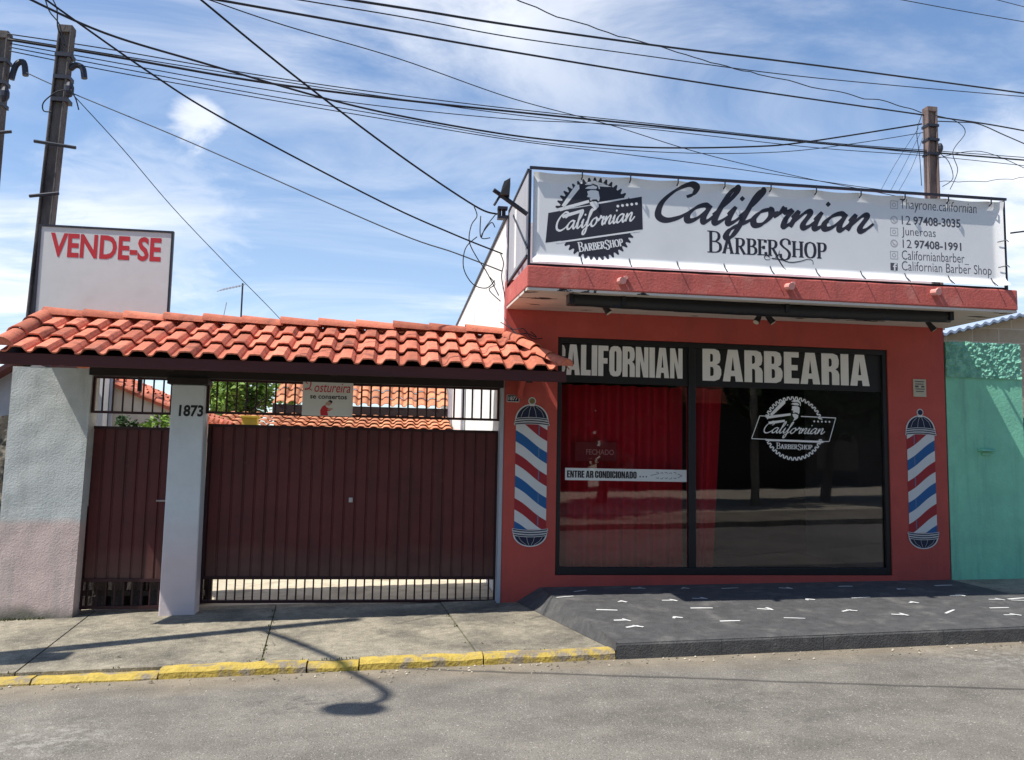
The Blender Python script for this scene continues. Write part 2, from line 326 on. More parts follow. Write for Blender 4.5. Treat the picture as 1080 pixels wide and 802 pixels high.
def empty(name, loc, label, cat, group=None):
    o = bpy.data.objects.new(name, None); COL.objects.link(o); o.location = loc; o.empty_display_size = .2
    return tag(o, label, cat, group)
def tag(o, label, cat, group=None):
    o['label'] = label; o['category'] = cat
    if group: o['group'] = group
    return o
def obj(name, b, mats, parent=None, bevel=0, smooth=False, label=None):
    me = bpy.data.meshes.new(name)
    off = Vector((0,0,0))
    p = parent
    while p is not None: off += p.location; p = p.parent
    me.from_pydata([tuple(Vector(v)-off) for v in b.v], [], b.f)
    for mm in (mats if isinstance(mats, (list, tuple)) else [mats]): me.materials.append(MT[mm])
    me.polygons.foreach_set('material_index', b.mi)
    if smooth or 'tiles' in name: me.polygons.foreach_set('use_smooth', [True]*len(me.polygons))
    me.validate(); me.update()
    if 'tiles' in name: me.set_sharp_from_angle(angle=R(48))
    o = bpy.data.objects.new(name, me); COL.objects.link(o); o.parent = parent
    if bevel:
        md = o.modifiers.new('bevel', 'BEVEL'); md.width = bevel; md.segments = 2; md.limit_method = 'ANGLE'; md.angle_limit = R(40)
    if label: o['label'] = label
    return o
def struct(name, b, mats, **k):
    o = obj(name, b, mats, **k); o['kind'] = 'structure'; return o
def catmull(pts, n=8, closed=False):
    P = [Vector(p) for p in pts]; o = []; m = len(P)
    for i in range(m if closed else m-1):
        g = (lambda k: P[k % m]) if closed else (lambda k: P[min(max(k, 0), m-1)])
        a, b, c, d = g(i-1), g(i), g(i+1), g(i+2)
        for j in range(n):
            t = j/n; o.append(.5*((2*b)+(c-a)*t+(2*a-5*b+4*c-d)*t*t+(3*b-a-3*c+d)*t**3))
    if not closed: o.append(P[-1])
    return o

# ------------------------------------------------------------------ lettering
def curve_mesh(cu):
    o = bpy.data.objects.new('tmp', cu); COL.objects.link(o); dg = bpy.context.evaluated_depsgraph_get()
    me = bpy.data.meshes.new_from_object(o.evaluated_get(dg)); bpy.data.objects.remove(o)
    vs = [(v.co.x, v.co.y) for v in me.vertices]; fs = [list(p.vertices) for p in me.polygons]; bpy.data.meshes.remove(me); return vs, fs
def fill2d(polys):
    cu = bpy.data.curves.new('c', 'CURVE'); cu.dimensions = '2D'; cu.fill_mode = 'BOTH'
    for p in polys:
        sp = cu.splines.new('POLY'); sp.points.add(len(p)-1); sp.use_cyclic_u = True
        for i, (x, y) in enumerate(p): sp.points[i].co = (x, y, 0, 1)
    return curve_mesh(cu)
def text2d(s, offset=0.0, space=1.0):
    cu = bpy.data.curves.new('t', 'FONT'); cu.body = s; cu.size = 1; cu.offset = offset; cu.space_character = space; cu.resolution_u = 3
    return curve_mesh(cu)
def put2d(b, vf, box, y, shear=0.0, quad=None):
    """fit flat shape into x0,x1,z0,z1 on plane y, facing -y; quad = 4 (x,z) corners TL,TR,BR,BL instead of the box"""
    vs, fs = vf; xs = [v[0] for v in vs]; ys = [v[1] for v in vs]; a, c, d, e = min(xs), max(xs), min(ys), max(ys)
    o = []
    for x, z in vs:
        s, t = (x-a)/(c-a), (z-d)/(e-d)
        x0, x1, z0, z1 = box
        o.append((x0+(x1-x0)*s + shear*t*(z1-z0), y, z0+(z1-z0)*t))
    # orient faces to -y
    out = []
    for f in fs:
        p = [o[i] for i in f]; ar = sum(p[i][0]*p[(i+1) % len(p)][2]-p[(i+1) % len(p)][0]*p[i][2] for i in range(len(p)))
        out.append(f if ar > 0 else f[::-1])
    b.add(o, out)
S = .25
GL = {
 'I': (.27, [[(0,0),(.27,0),(.27,1),(0,1)]]),
 'L': (.47, [[(0,0),(.47,0),(.47,.18),(S,.18),(S,1),(0,1)]]),
 'F': (.49, [[(0,0),(S,0),(S,.41),(.45,.41),(.45,.59),(S,.59),(S,.83),(.49,.83),(.49,1),(0,1)]]),
 'E': (.50, [[(0,0),(.5,0),(.5,.17),(S,.17),(S,.42),(.46,.42),(.46,.59),(S,.59),(S,.83),(.5,.83),(.5,1),(0,1)]]),
 'T': (.54, [[(.145,0),(.395,0),(.395,.82),(.54,.82),(.54,1),(0,1),(0,.82),(.145,.82)]]),
 'N': (.62, [[(0,0),(.21,0),(.21,.55),(.37,0),(.62,0),(.62,1),(.41,1),(.41,.45),(.25,1),(0,1)]]),
 'A': (.66, [[(0,0),(.24,0),(.26,.17),(.40,.17),(.42,0),(.66,0),(.49,1),(.17,1)], [(.28,.34),(.38,.34),(.33,.78)]]),
 'O': (.6, [[(.2,0),(.4,0),(.53,.05),(.6,.19),(.6,.81),(.53,.95),(.4,1),(.2,1),(.07,.95),(0,.81),(0,.19),(.07,.05)], [(.25,.2),(.3,.15),(.35,.2),(.35,.8),(.3,.85),(.25,.8)]]),
 'C': (.6, [[(.6,.60),(.6,.81),(.53,.95),(.4,1),(.2,1),(.07,.95),(0,.81),(0,.19),(.07,.05),(.2,0),(.4,0),(.53,.05),(.6,.19),(.6,.42),(.35,.42),(.35,.2),(.3,.15),(.25,.2),(.25,.8),(.3,.85),(.35,.8),(.35,.60)]]),
 'D': (.6, [[(0,0),(.4,0),(.53,.05),(.6,.18),(.6,.82),(.53,.95),(.4,1),(0,1)], [(.25,.16),(.33,.17),(.35,.22),(.35,.78),(.33,.83),(.25,.84)]]),
 'B': (.61, [[(0,0),(.4,0),(.55,.06),(.61,.2),(.61,.36),(.56,.47),(.46,.52),(.55,.57),(.58,.67),(.58,.82),(.53,.95),(.4,1),(0,1)], [(.25,.15),(.33,.16),(.36,.2),(.36,.37),(.33,.43),(.25,.44)], [(.25,.6),(.32,.6),(.34,.65),(.34,.79),(.32,.84),(.25,.85)]]),
 'R': (.6, [[(0,0),(S,0),(S,.42),(.32,.42),(.35,.36),(.35,0),(.6,0),(.6,.34),(.56,.44),(.47,.5),(.56,.56),(.59,.68),(.59,.8),(.54,.95),(.4,1),(0,1)], [(.25,.58),(.32,.59),(.35,.64),(.35,.78),(.32,.84),(.25,.84)]]),
}
def block_text(b, s, box, y, gap=.07):
    x = 0; allv = []; allf = []
    for ch in s:
        if ch == ' ': x += .2; continue
        w, polys = GL[ch]; vs, fs = fill2d(polys); k = len(allv)
        allv += [(v[0]+x, v[1]) for v in vs]; allf += [[i+k for i in f] for f in fs]; x += w+gap
    put2d(b, (allv, allf), box, y)
SCR = {  # brush-script centre lines: width, list of strokes
 'C': (1.42, [[(1.0,1.42),(1.22,1.62),(1.2,2.0),(.85,2.15),(.4,1.75),(.1,1.0),(.2,.25),(.62,-.04),(1.1,.15),(1.45,.55)]]),
 'a': (1.05, [[(.78,.8),(.55,1.0),(.22,.82),(.02,.4),(.12,.03),(.4,.1),(.68,.55),(.8,.98)], [(.8,1.0),(.72,.35),(.82,.0),(1.0,.12),(1.2,.5)]]),
 'l': (.62, [[(.0,.45),(.35,1.2),(.52,1.85),(.42,2.15),(.26,1.75),(.18,.7),(.22,.05),(.42,.03),(.75,.5)]]),
 'i': (.52, [[(.02,.5),(.2,1.0)], [(.2,1.02),(.14,.35),(.22,.0),(.42,.1),(.66,.5)], [(.26,1.42),(.32,1.62)]]),
 'f': (.66, [[(.02,.45),(.36,1.2),(.52,1.9),(.42,2.1),(.3,1.7),(.24,.6),(.2,-.4),(.08,-.85),(-.12,-.8),(-.1,-.4),(.2,-.05),(.5,.2),(.75,.55)]]),
 'o': (.86, [[(.55,1.0),(.2,.82),(.03,.38),(.18,.0),(.48,.06),(.68,.5),(.6,.92),(.46,1.0)], [(.58,.92),(.74,.72),(.98,.8)]]),
 'r': (.78, [[(0,.5),(.18,.85),(.24,1.2)], [(.24,1.18),(.38,.88),(.62,.95),(.54,.45),(.6,.02),(.76,.1),(.98,.5)]]),
 'n': (1.0, [[(.0,.55),(.16,1.0)], [(.17,1.02),(.1,0.0)], [(.12,.2),(.42,.85),(.62,1.0),(.7,.8),(.62,.25),(.72,.0),(.92,.12),(1.14,.5)]]),
}
def script_text(b, box, y, wmax=.34, wmin=.12, shear=.38, rise=0.0, xmap=None):
    x = 0; strokes = []
    for ch in 'Californian':
        w, st = SCR[ch]
        for q in st: strokes.append([Vector((px+x+shear*py, py)) for px, py in q])
        x += w
    strokes = [catmull(q, 7) for q in strokes]
    al = [p for q in strokes for p in q]; a, c = min(p.x for p in al), max(p.x for p in al); d, e = min(p.y for p in al), max(p.y for p in al)
    x0, x1, z0, z1 = box; sx, sz = (x1-x0)/(c-a), (z1-z0)/(e-d); nib = Vector((math.cos(R(35)), math.sin(R(35))))
    for k, q in enumerate(strokes):
        pts = [(x0+(p.x-a)*sx, z0+(p.y-d)*sz + rise*(x0+(p.x-a)*sx-x0)) for p in q]
        def wf(dr, t): return (wmin+(wmax-wmin)*abs(dr.x*nib.y-dr.y*nib.x)**.8)*sz*(.72+.28*min(1, 5*t, 5*(1-t)+.3))
        b.ribbon(pts, wf, y-.00006*(k % 5), lift=.0002)
SER = {
 'B': (.70, [[(.17,0),(.17,1)],[(.17,.965),(.42,.965),(.56,.86),(.56,.68),(.42,.54),(.17,.53)],[(.17,.52),(.46,.5),(.63,.38),(.63,.16),(.46,.035),(.17,.035)]], [(0,.3,.0),(0,.3,1)]),
 'A': (.80, [[(.40,1.0),(.12,.0)],[(.40,1.0),(.66,.0)],[(.2,.33),(.58,.33)]], [(0,.24,0),(.52,.8,0)]),
 'R': (.74, [[(.17,0),(.17,1)],[(.17,.965),(.44,.965),(.58,.85),(.58,.65),(.44,.5),(.17,.49)],[(.36,.49),(.66,.0)]], [(0,.32,0),(0,.3,1),(.58,.76,0)]),
 'E': (.64, [[(.17,0),(.17,1)],[(.17,.965),(.55,.965)],[(.17,.5),(.42,.5)],[(.17,.035),(.58,.035)],[(.55,.98),(.55,.8)],[(.58,.02),(.58,.22)],[(.43,.4),(.43,.6)]], [(0,.2,0),(0,.2,1)]),
 'S': (.62, [[(.54,.72),(.52,.9),(.34,.985),(.16,.9),(.12,.74),(.24,.6),(.44,.46),(.54,.3),(.48,.1),(.3,.015),(.12,.1),(.08,.28)]], []),
 'H': (.84, [[(.17,0),(.17,1)],[(.66,0),(.66,1)],[(.17,.5),(.66,.5)]], [(0,.33,0),(0,.33,1),(.5,.83,0),(.5,.83,1)]),
 'O': (.80, [[(.4,.985),(.16,.86),(.07,.5),(.16,.14),(.4,.015),(.64,.14),(.73,.5),(.64,.86),(.4,.985)]], []),
 'P': (.66, [[(.17,0),(.17,1)],[(.17,.965),(.44,.965),(.58,.85),(.58,.62),(.44,.47),(.17,.46)]], [(0,.33,0),(0,.3,1)]),
}
def serif_text(b, box, y, thick=.17, thin=.06):
    """BarberShop in small capitals with larger B and S"""
    x = 0; item = []
    for i, ch in enumerate('BARBERSHOP'):
        k = 1.35 if i in (0, 6) else 1.0
        w, st, sf = SER[ch]; dz = -.22 if i == 6 else 0
        for q in st: item.append(([Vector((px*k+x, py*k+dz)) for px, py in q], k, len(q) > 3))
        for u0, u1, v in sf: item.append(([Vector((u0*k+x, v*k+dz-(.025 if v else -.025))), Vector((u1*k+x, v*k+dz-(.025 if v else -.025)))], k, False))
        x += w*k+.04
    x0, x1, z0, z1 = box; sx = (x1-x0)/x; sz = (z1-z0)/1.57
    for n, (q, k, cv) in enumerate(item):
        q = catmull(q, 6) if cv else q
        pts = [(x0+p.x*sx, z0+(p.y+.22)*sz) for p in q]
        b.ribbon(pts, lambda d, t, k=k: (thin+(thick-thin)*abs(d.y)**1.5)*sz, y-.00006*(n % 7), lift=.00005)
    return x0, sx, sz

# ------------------------------------------------------------------ terrain
def zroad(x): return -.03+.03*x
def zpav(x, y): return .10+.03*x+.03*y
def zplat(x, y):
    zt = .268+.017*x; zf = .11+.03*x
    if y > -.9: return zt-.02*(-y/.9)
    t = (-.9-y)/1.23; return (zt-.02)*(1-t)+zf*t
b = B(); b.add([(-150,-150,zroad(-150)-.3),(150,-150,zroad(150)-.3),(150,250,zroad(150)-.3),(-150,250,zroad(-150)-.3)], [(0,1,2,3)])
struct('ground', b, 'yard')
b = B()
b.add([(-60,-9.6,zroad(-60)+.04),(60,-9.6,zroad(60)+.04),(60,-5.8,zroad(60)+.08),(-60,-5.8,zroad(-60)+.08),(60,-2.12,zroad(60)),(-60,-2.12,zroad(-60))], [(0,1,2,3),(3,2,4,5)])
struct('road', b, 'asphalt')
# pavement: slabs with open joints, broken slightly out of level
b = B(); edges = [-14,-11.5,-9,-6.6,-4.6,-2.98,-1.18,.52,1.84]
for i in range(len(edges)-1):
    x0, x1 = edges[i]+.006, edges[i+1]-.006; dz = random.uniform(-.006, .006)
    sk = .13 if i > 3 else 0
    def zz_(x, y): return zpav(x, y)+dz
    n = 6
    xa = [x0-.0+.2*(j/n) if i > 4 else x0 for j in range(n+1)]; xb = [x1+.2*(j/n) if i < len(edges)-2 and i > 3 else x1 for j in range(n+1)]
    if i == 4: xb = [x1+.2*(j/n) for j in range(n+1)]
    vs = []; fs = []
    for j in range(n+1):
        y = .35-2.35*(j/n)
        xr = xb[j]
        if i == len(edges)-2: xr = 1.40+.44*(j/n)
        vs += [(xa[j], y, zz_(xa[j], y)), (xr, y, zz_(xr, y)), (xa[j], y, zz_(xa[j], y)-.12), (xr, y, zz_(xr, y)-.12)]
    for j in range(n):
        k = 4*j; fs += [(k,k+4,k+5,k+1),(k,k+2,k+6,k+4),(k+1,k+5,k+7,k+3)]
    fs += [(0,1,3,2),(4*n,4*n+2,4*n+3,4*n+1)]
    b.add(vs, fs)
struct('pavement', b, 'concrete')
b = B(); b.add([(-14,.0,zpav(-14,0)-.012),(-14,-2.0,zpav(-14,-2)-.012),(1.5,-2.0,zpav(1.5,-2)-.012),(1.5,0.0,zpav(1.5,0)-.012)], [(0,1,2,3)])
struct('pavement_joint_soil', b, 'soil')
# yard behind the gates
b = B(); b.add([(-14,0.355,zpav(-14,0)),(1.16,0.355,zpav(1.16,0)),(1.16,20,zpav(1.16,0)+.05),(-14,20,zpav(-14,0)+.05)], [(0,1,2,3)])
struct('yard', b, 'yard')
# right-hand pavement behind the black strip
b = B(); b.add([(6.3,.3,.30+.017*6.3-.03),(6.3,-.95,zplat(6.3,-.9)-.01),(14,-.95,zplat(14,-.9)-.01),(14,.3,.30+.017*14-.03)], [(0,1,2,3)])
struct('side_pavement', b, 'concrete')
# yellow kerb: short worn stones
b = B(); xs = [-14,-12,-10,-8,-6,-4.2,-3.0,-2.62,-1.72,-.62,-.22,.76,1.845]
for i in range(len(xs)-1):
    x0, x1 = xs[i]+.006, xs[i+1]-.006
    drop = .035 if i in (6, 7) else (.018 if i == 9 else 0.0); wob = random.uniform(-.012, .012)
    n = max(2, int((x1-x0)/.06)); vs = []; fs = []
    for j in range(n+1):
        x = x0+(x1-x0)*j/n; e = noise.noise(Vector((x*6, 3.3, i)))*.010; e2 = noise.noise(Vector((x*5, 9.1, i)))*.012
        zt = zpav(x, -2)+.004-drop+e; y0 = -2.12+wob+e2
        vs += [(x, -1.995, zt+.002), (x, y0+.03, zt), (x, y0, zt-.028), (x, y0-.004, zroad(x)-.05), (x, -1.995, zroad(x)-.05)]
    for j in range(n):
        for q in range(4): fs.append((5*j+q, 5*j+q+1, 5*(j+1)+q+1, 5*(j+1)+q))
    fs += [(4,3,2,1,0), tuple(5*n+q for q in range(5))]
    b.add(vs, fs)
struct('kerb', b, 'yellow')
# black painted forecourt with a sloped left flank and kerb face
b = B(); nx = 60; vs = []; fs = []
ys = [0.0,-.3,-.6,-.86,-.9,-1.2,-1.5,-1.8,-2.09,-2.13]
def leftx(y): return 1.58+.04*min(1, -y/.75)+max(0, (-y-.75))/1.38*.23
def lowx(y): return 1.33+.12*min(1, -y/.5)+max(0, (-y-.5))/1.63*.39
for y in ys:
    for i in range(nx+1):
        lx = leftx(y); x = lx+(9.5-lx)*(i/nx)
        z = zplat(x, y) + (noise.noise(Vector((x*1.7, y*2, 0)))*.002 if y < -.1 else 0) - (.012 if y <= -2.13 else 0)
        vs.append((x, y, z))
for j in range(len(ys)-1):
    for i in range(nx):
        if ys[j] > -.9 and vs[i][0] > 6.3: continue
        k = j*(nx+1)+i; fs.append((k, k+nx+1, k+nx+2, k+1))
b.add(vs, fs)
# flank
vs = []
for y in ys: vs += [(leftx(y), y, zplat(leftx(y), y)), (lowx(y), y, zpav(lowx(y), y)+.004)]
b.add(vs, [(2*j, 2*j+1, 2*j+3, 2*j+2) for j in range(len(ys)-1)])
# kerb face in stones
xk = 1.842; 
while xk < 9.4:
    x1 = min(9.5, xk+random.choice((.9, 1.3, 1.1)))
    n = 6; vs = []
    for j in range(n+1):
        x = xk+.0015+(x1-xk-.003)*j/n; o = noise.noise(Vector((x*9, 1, 5)))*.008
        vs += [(x, -2.126, zplat(x, -2.12)-.012), (x, -2.137+o, zplat(x,-2.12)-.03), (x, -2.14+o, zroad(x)-.05)]
    b.add(vs, [f for j in range(n) for f in ((3*j, 3*j+1, 3*j+4, 3*j+3), (3*j+1, 3*j+2, 3*j+5, 3*j+4))])
    xk = x1
struct('forecourt', b, 'blackpaint')
# white paint dashes scattered over it: (pixel x, y, kind)
b = B()
marks = [(655,635,0),(640,644,1),(705,634,2),(712,652,0),(667,662,2),(740,642,1),(737,632,2),(770,656,1),(806,643,2),(838,653,1),(852,633,0),(893,645,2),(908,631,1),(948,649,2),(962,636,0),(1002,646,1),(1008,629,2),(1054,642,1),(1050,633,2),(1066,649,2),(1072,632,1),
         (612,624,1),(672,621,2),(721,621,0),(770,621,1),(828,621,2),(892,619,1),(948,622,0),(995,618,1),(596,630,1),(655,655,2),(1076,634,1)]
def onplat(u, v):
    d = FW*FPX + RT*(u-540) + UP*(401-v); p = CAM.copy(); t = .002
    for _ in range(3000):
        q = CAM+d*t
        if q.z <= zplat(q.x, q.y): return q
        t += .00002
    return q
for u, v, k in marks:
    p = onplat(u, v)
    if p.y > -.06 or p.y < -2.05: continue
    a0 = random.uniform(-.5, .5)
    segs = [(a0+.1, .15+.08*random.random(), 0)] if k == 1 else [(a0, .13, 0), (a0+random.choice((.9, 2.2, -1.0)), .10, .05)] if k == 2 else [(a0+.6, .07, 0), (a0+2.4, .09, .025)]
    for n, (a, L_, o) in enumerate(segs):
        dx, dy = math.cos(a), math.sin(a); w = random.uniform(.011, .019); pts = []
        for s1, s2 in ((-1,-1),(1,-.5),(1,1),(0,1.3),(-1,.8)):
            x = p.x+o+dx*s1*L_/2-dy*s2*w; y = p.y+dy*s1*L_/2+dx*s2*w
            y = max(min(y, -.02), -2.08); pts.append((x, y, zplat(x, y)+.004+.002*n))
        b.add(pts, [(0,1,2,3,4)])
struct('paint_marks', b, 'whitepaint')
# far side of the street (seen in the shop glass)
b = B(); b.add([(-60,-12.2,zroad(-60)+.22),(60,-12.2,zroad(60)+.22),(60,-9.6,zroad(60)+.16),(-60,-9.6,zroad(-60)+.16),(-60,-9.6,zroad(-60)),(60,-9.6,zroad(60))], [(0,1,2,3),(3,2,5,4)])
struct('opposite_pavement', b, 'concrete')
b = B(); b.add([(-60,-34,zroad(-60)+.25),(60,-34,zroad(60)+.25),(60,-12.2,zroad(60)+.215),(-60,-12.2,zroad(-60)+.215)], [(0,1,2,3)])
struct('opposite_lot', b, 'yard')

# weeds in the joints and along the wall foot
b = B()
def tuft(x, y, n, h, sp):
    for _ in range(n):
        px, py = x+random.gauss(0, sp), y+random.gauss(0, sp*.5); py = min(py, -.03) if py > -.03 and y < 0 else py
        a = random.uniform(0, 6.28); hh = h*random.uniform(.4, 1.2); z = zpav(px, py)-.005; dx, dy = math.cos(a), math.sin(a); w = .006
        b.add([(px-dy*w, py+dx*w, z), (px+dy*w, py-dx*w, z), (px+dx*hh*.5, py+dy*hh*.5, z+hh)], [(0,1,2)])
for k in range(14): t_ = random.random(); tuft(-1.18+.2*t_, -2.0*t_, 6, .020, .016)
for k in range(8): t_ = random.random(); tuft(.52+.2*t_, -2.0*t_, 5, .016, .014)
for k in range(14): tuft(random.uniform(-3.8, -3.35), -.04, 10, .035, .04)
for k in range(14): tuft(random.uniform(-3.0, 1.8), -1.99, 6, .02, .02)
g_ = obj('grass_tufts', b, 'weed'); g_['kind'] = 'stuff'; tag(g_, 'small weeds growing in the pavement joints and at the wall foot', 'weeds')
# grit, pebbles and dry leaves gathered in the gutter
b = B()
for k in range(420):
    x = random.uniform(-3.2, 6.8); y = -2.15-abs(random.gauss(0, .16)); r = random.choice((.004, .005, .007, .012)); z = zroad(x)+r*.4+(-2.12-y)*.022
    vs = [(x+r*random.uniform(.7, 1.4)*math.cos(i*1.257+.3), y+r*random.uniform(.7, 1.4)*math.sin(i*1.257+.3), z) for i in range(5)]+[(x, y, z+r*.8), ]
    b.cur = random.choice((0, 0, 1)); b.add(vs, [(i, (i+1) % 5, 5) for i in range(5)])
for k in range(46):
    x = random.uniform(-3.1, 6.5); y = random.choice((-2.17-abs(random.gauss(0, .12)), random.uniform(-1.9, -.2))); a = random.uniform(0, 6.28); L_ = random.uniform(.012, .03)
    if y > -2.1 and x > 1.2: continue
    z = (zroad(x)+(-2.12-y)*.022 if y < -2.1 else zpav(x, y))+.006; dx, dy = math.cos(a)*L_, math.sin(a)*L_
    b.cur = 2; b.add([(x-dx, y-dy, z), (x+dy*.4, y-dx*.4, z+.008), (x+dx, y+dy, z+.004), (x-dy*.4, y+dx*.4, z+.006)], [(0,1,2,3)])
g_ = obj('gutter_grit', b, ['concrete', 'yard', 'bark']); g_['kind'] = 'stuff'; tag(g_, 'loose grit pebbles and dry leaves lying along the gutter', 'grit')
# ------------------------------------------------------------------ barber shop
XL, XR = 1.16, 6.33
shop = empty('barber_shop', (XL, 0, .2), 'red painted barbershop building with a wide black shop window under a flat canopy slab', 'shop')
b = B()
b.box(XL, 1.74, 0, .16, -.1, 3.6); b.box(5.62, XR, 0, .16, -.1, 3.6); b.box(1.74, 5.62, 0, .16, 2.99, 3.6); b.box(1.74, 5.62, 0, .16, -.1, .42)
obj('facade_wall', b, 'redwall', shop)
b = B(); b.box(1.17, 1.34, .162, 16, -.1, 4.33); b.box(1.34, 6.32, .17, .34, 3.3, 4.30)
obj('side_wall', b, 'white', shop)
b = B(); b.box(1.15, 1.36, .162, 16, 4.332, 4.37)
obj('wall_coping', b, 'steel', shop)
b = B(); b.tube([(1.13, 5.2, .2), (1.13, 5.2, 3.9)], .04, 8); obj('downpipe', b, 'zinc', shop)
b = B(); b.tube([(1.13, 8.6, .2), (1.13, 8.6, 3.9)], .05, 8)
obj('downpipe', b, 'zinc', shop)
b = B(); b.hexa([(XL-.004,-1.47,3.215),(6.12,-1.47,3.215),(6.38,-.004,3.30),(XL-.004,-.004,3.30),(XL-.004,-1.47,3.42),(6.12,-1.47,3.42),(6.38,-.004,3.50),(XL-.004,-.004,3.50)])
obj('canopy_slab', b, 'redslab', shop, bevel=.012)
b = B(); b.hexa([(XL+.002,-1.462,3.19),(6.112,-1.462,3.19),(6.372,-.004,3.275),(XL+.002,-.004,3.275),(XL+.002,-1.462,3.213),(6.112,-1.462,3.213),(6.372,-.004,3.298),(XL+.002,-.004,3.298)])
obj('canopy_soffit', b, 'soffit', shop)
for u, v in ((656,296), (833,302), (987,308)):
    p = at(u, v, -1.5); b = B(); b.tube([(p.x-.01, -1.46, p.z), (p.x-.005, -1.555, p.z-.012)], .034, 10); b.tube([(p.x+.04, -1.466, p.z+.03), (p.x+.04, -1.50, p.z+.03)], .02, 8)
    obj('drain_spout', b, 'pink', shop)
# interior shell and roof
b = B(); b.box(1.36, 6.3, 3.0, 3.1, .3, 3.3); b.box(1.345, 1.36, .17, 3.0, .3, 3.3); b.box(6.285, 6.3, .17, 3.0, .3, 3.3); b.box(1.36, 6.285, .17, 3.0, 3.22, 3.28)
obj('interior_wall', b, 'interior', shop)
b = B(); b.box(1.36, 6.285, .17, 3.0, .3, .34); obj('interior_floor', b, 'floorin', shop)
b = B(); b.box(1.345, 6.33, .35, 9, 3.3, 3.4); b.box(6.12, 6.329, .165, 9, -.1, 3.29); obj('flat_roof', b, 'greywall', shop)
# window: frame > glass, lettering
b = B(); y0, y1 = .015, .085
b.box(1.743, 1.79, y0, y1, .423, 2.987); b.box(5.565, 5.617, y0, y1, .423, 2.987); b.box(1.79, 5.565, y0, y1, .423, .50); b.box(1.79, 5.565, y0, y1, 2.93, 2.987)
b.box(3.235, 3.315, y0, y1, .50, 2.93); b.box(1.79, 5.565, y0+.03, y1, 2.50, 2.93)
win = obj('shop_window', b, 'frame', shop, bevel=.004, label='black framed two pane shop window')
b = B(); b.box(1.79, 3.235, .052, .060, .50, 2.50); obj('glass_pane', b, 'glass', win, label='left glass pane with red curtain behind')
b = B(); b.box(3.315, 5.565, .052, .060, .50, 2.50); obj('glass_pane', b, 'glass', win, label='wide right glass pane with round emblem')
def bx(u0, v0, u1, v1, Y):
    p, q = at(u0, v0, Y), at(u1, v1, Y); return (p.x, q.x, q.z, p.z)
def mid_box(u0, u1, vt0, vt1, vb0, vb1, Y):
    a, c, d, e = at(u0, vt0, Y), at(u1, vt1, Y), at(u0, vb0, Y), at(u1, vb1, Y)
    return ((a.x+d.x)/2, (c.x+e.x)/2, (d.z+e.z)/2, (a.z+c.z)/2)
b = B(); block_text(b, 'CALIFORNIAN', mid_box(583, 720, 362, 368.5, 395, 399.5, .04), .043, .045); obj('window_lettering', b, 'vinylwhite', win, label='grey block letters CALIFORNIAN')
b = B(); block_text(b, 'BARBEARIA', mid_box(741, 917, 367.5, 375, 401.5, 407.5, .04), .043, .05); obj('window_lettering', b, 'vinylwhite', win, label='grey block letters BARBEARIA')

def gear(cx_, cz_, r, teeth, amp, a0=0.0, a1=2*math.pi, sq=1.0):
    n = int(teeth*4*(a1-a0)/(2*math.pi)); o = []
    for i in range(n+1):
        a = a0+(a1-a0)*i/n; rr = r*(1+amp*(1 if i % 4 < 2 else -1)*.5)
        o.append((cx_+rr*math.cos(a), cz_+rr*math.sin(a)*sq))
    return o
def rotp(pts, a, cx_=0, cz_=0):
    return [(cx_+x*math.cos(a)-z*math.sin(a), cz_+x*math.sin(a)+z*math.cos(a)) for x, z in pts]
def fl(bb, pts, y):
    put = fill2d([pts]); vs, fs = put; o = [(x, y, z) for x, z in vs]; out = []
    for f in fs:
        p = [o[i] for i in f]; ar = sum(p[i][0]*p[(i+1) % len(p)][2]-p[(i+1) % len(p)][0]*p[i][2] for i in range(len(p))); out.append(f if ar > 0 else f[::-1])
    bb.add(o, out)
put_flat = fl
HEADS = [[(-.17,.36),(-.10,.40),(.06,.42),(.16,.36),(.12,.31),(-.02,.33)], [(-.16,.46),(-.06,.52),(.12,.53),(.22,.44),(.22,.30),(.19,.30),(.18,.40),(.08,.45),(-.04,.44)],
 [(-.13,.28),(-.02,.30),(.10,.28),(.17,.24),(.17,.06),(.13,-.02),(.08,.04),(-.02,.05),(-.08,.02),(-.10,.08),(-.06,.10),(-.16,.14),(-.12,.20)],
 [(-.12,-.02),(-.04,.00),(.04,-.01),(.12,-.06),(.10,-.16),(.02,-.22),(-.10,-.28),(-.04,-.18),(-.10,-.10)]]
RAZ = [[(-.92,-.02),(-.86,-.10),(-.10,.02),(-.10,.09)], [(-.80,.04),(-.74,-.02),(-.28,.40),(-.27,.50),(-.36,.50)], [(-.86,-.20),(-.82,-.28),(-.30,-.19),(-.30,-.12)]]
# window emblem (white outline), unit = gear radius
c0 = at(837, 453, .05); ER = .355; win_em = B(); y = .046
fx = lambda pts: [(c0.x+x*ER, c0.z+z*ER) for x, z in pts]
up_arc = gear(0, .03, .97, 44, .09, R(17), R(163)); lo_arc = gear(0, .03, .97, 44, .09, R(200), R(340))
win_em.ribbon(fx(up_arc), .014, y); win_em.ribbon(fx(lo_arc), .014, y)
win_em.ribbon(fx([(-1.42,-.33),(-1.14,.40)]), .008, y-.0003); win_em.ribbon(fx([(1.20,-.36),(1.44,.40)]), .008, y-.0003)
win_em.ribbon(fx([(-1.14,.40),(-.95,.40)]), .008, y-.0006); win_em.ribbon(fx([(.25,.42),(1.44,.40)]), .010, y-.0006)
win_em.ribbon(fx([(-1.42,-.33),(-.95,-.34)]), .008, y-.0006); win_em.ribbon(fx([(-.95,-.36),(1.0,-.38)]), .022, y-.0009); win_em.ribbon(fx([(1.0,-.37),(1.20,-.36)]), .008, y-.0009)
for q in RAZ: win_em.flat(fx([(x, z+.42) for x, z in q])[::-1] if False else fx([(x, z+.42) for x, z in q]), y-.0012)
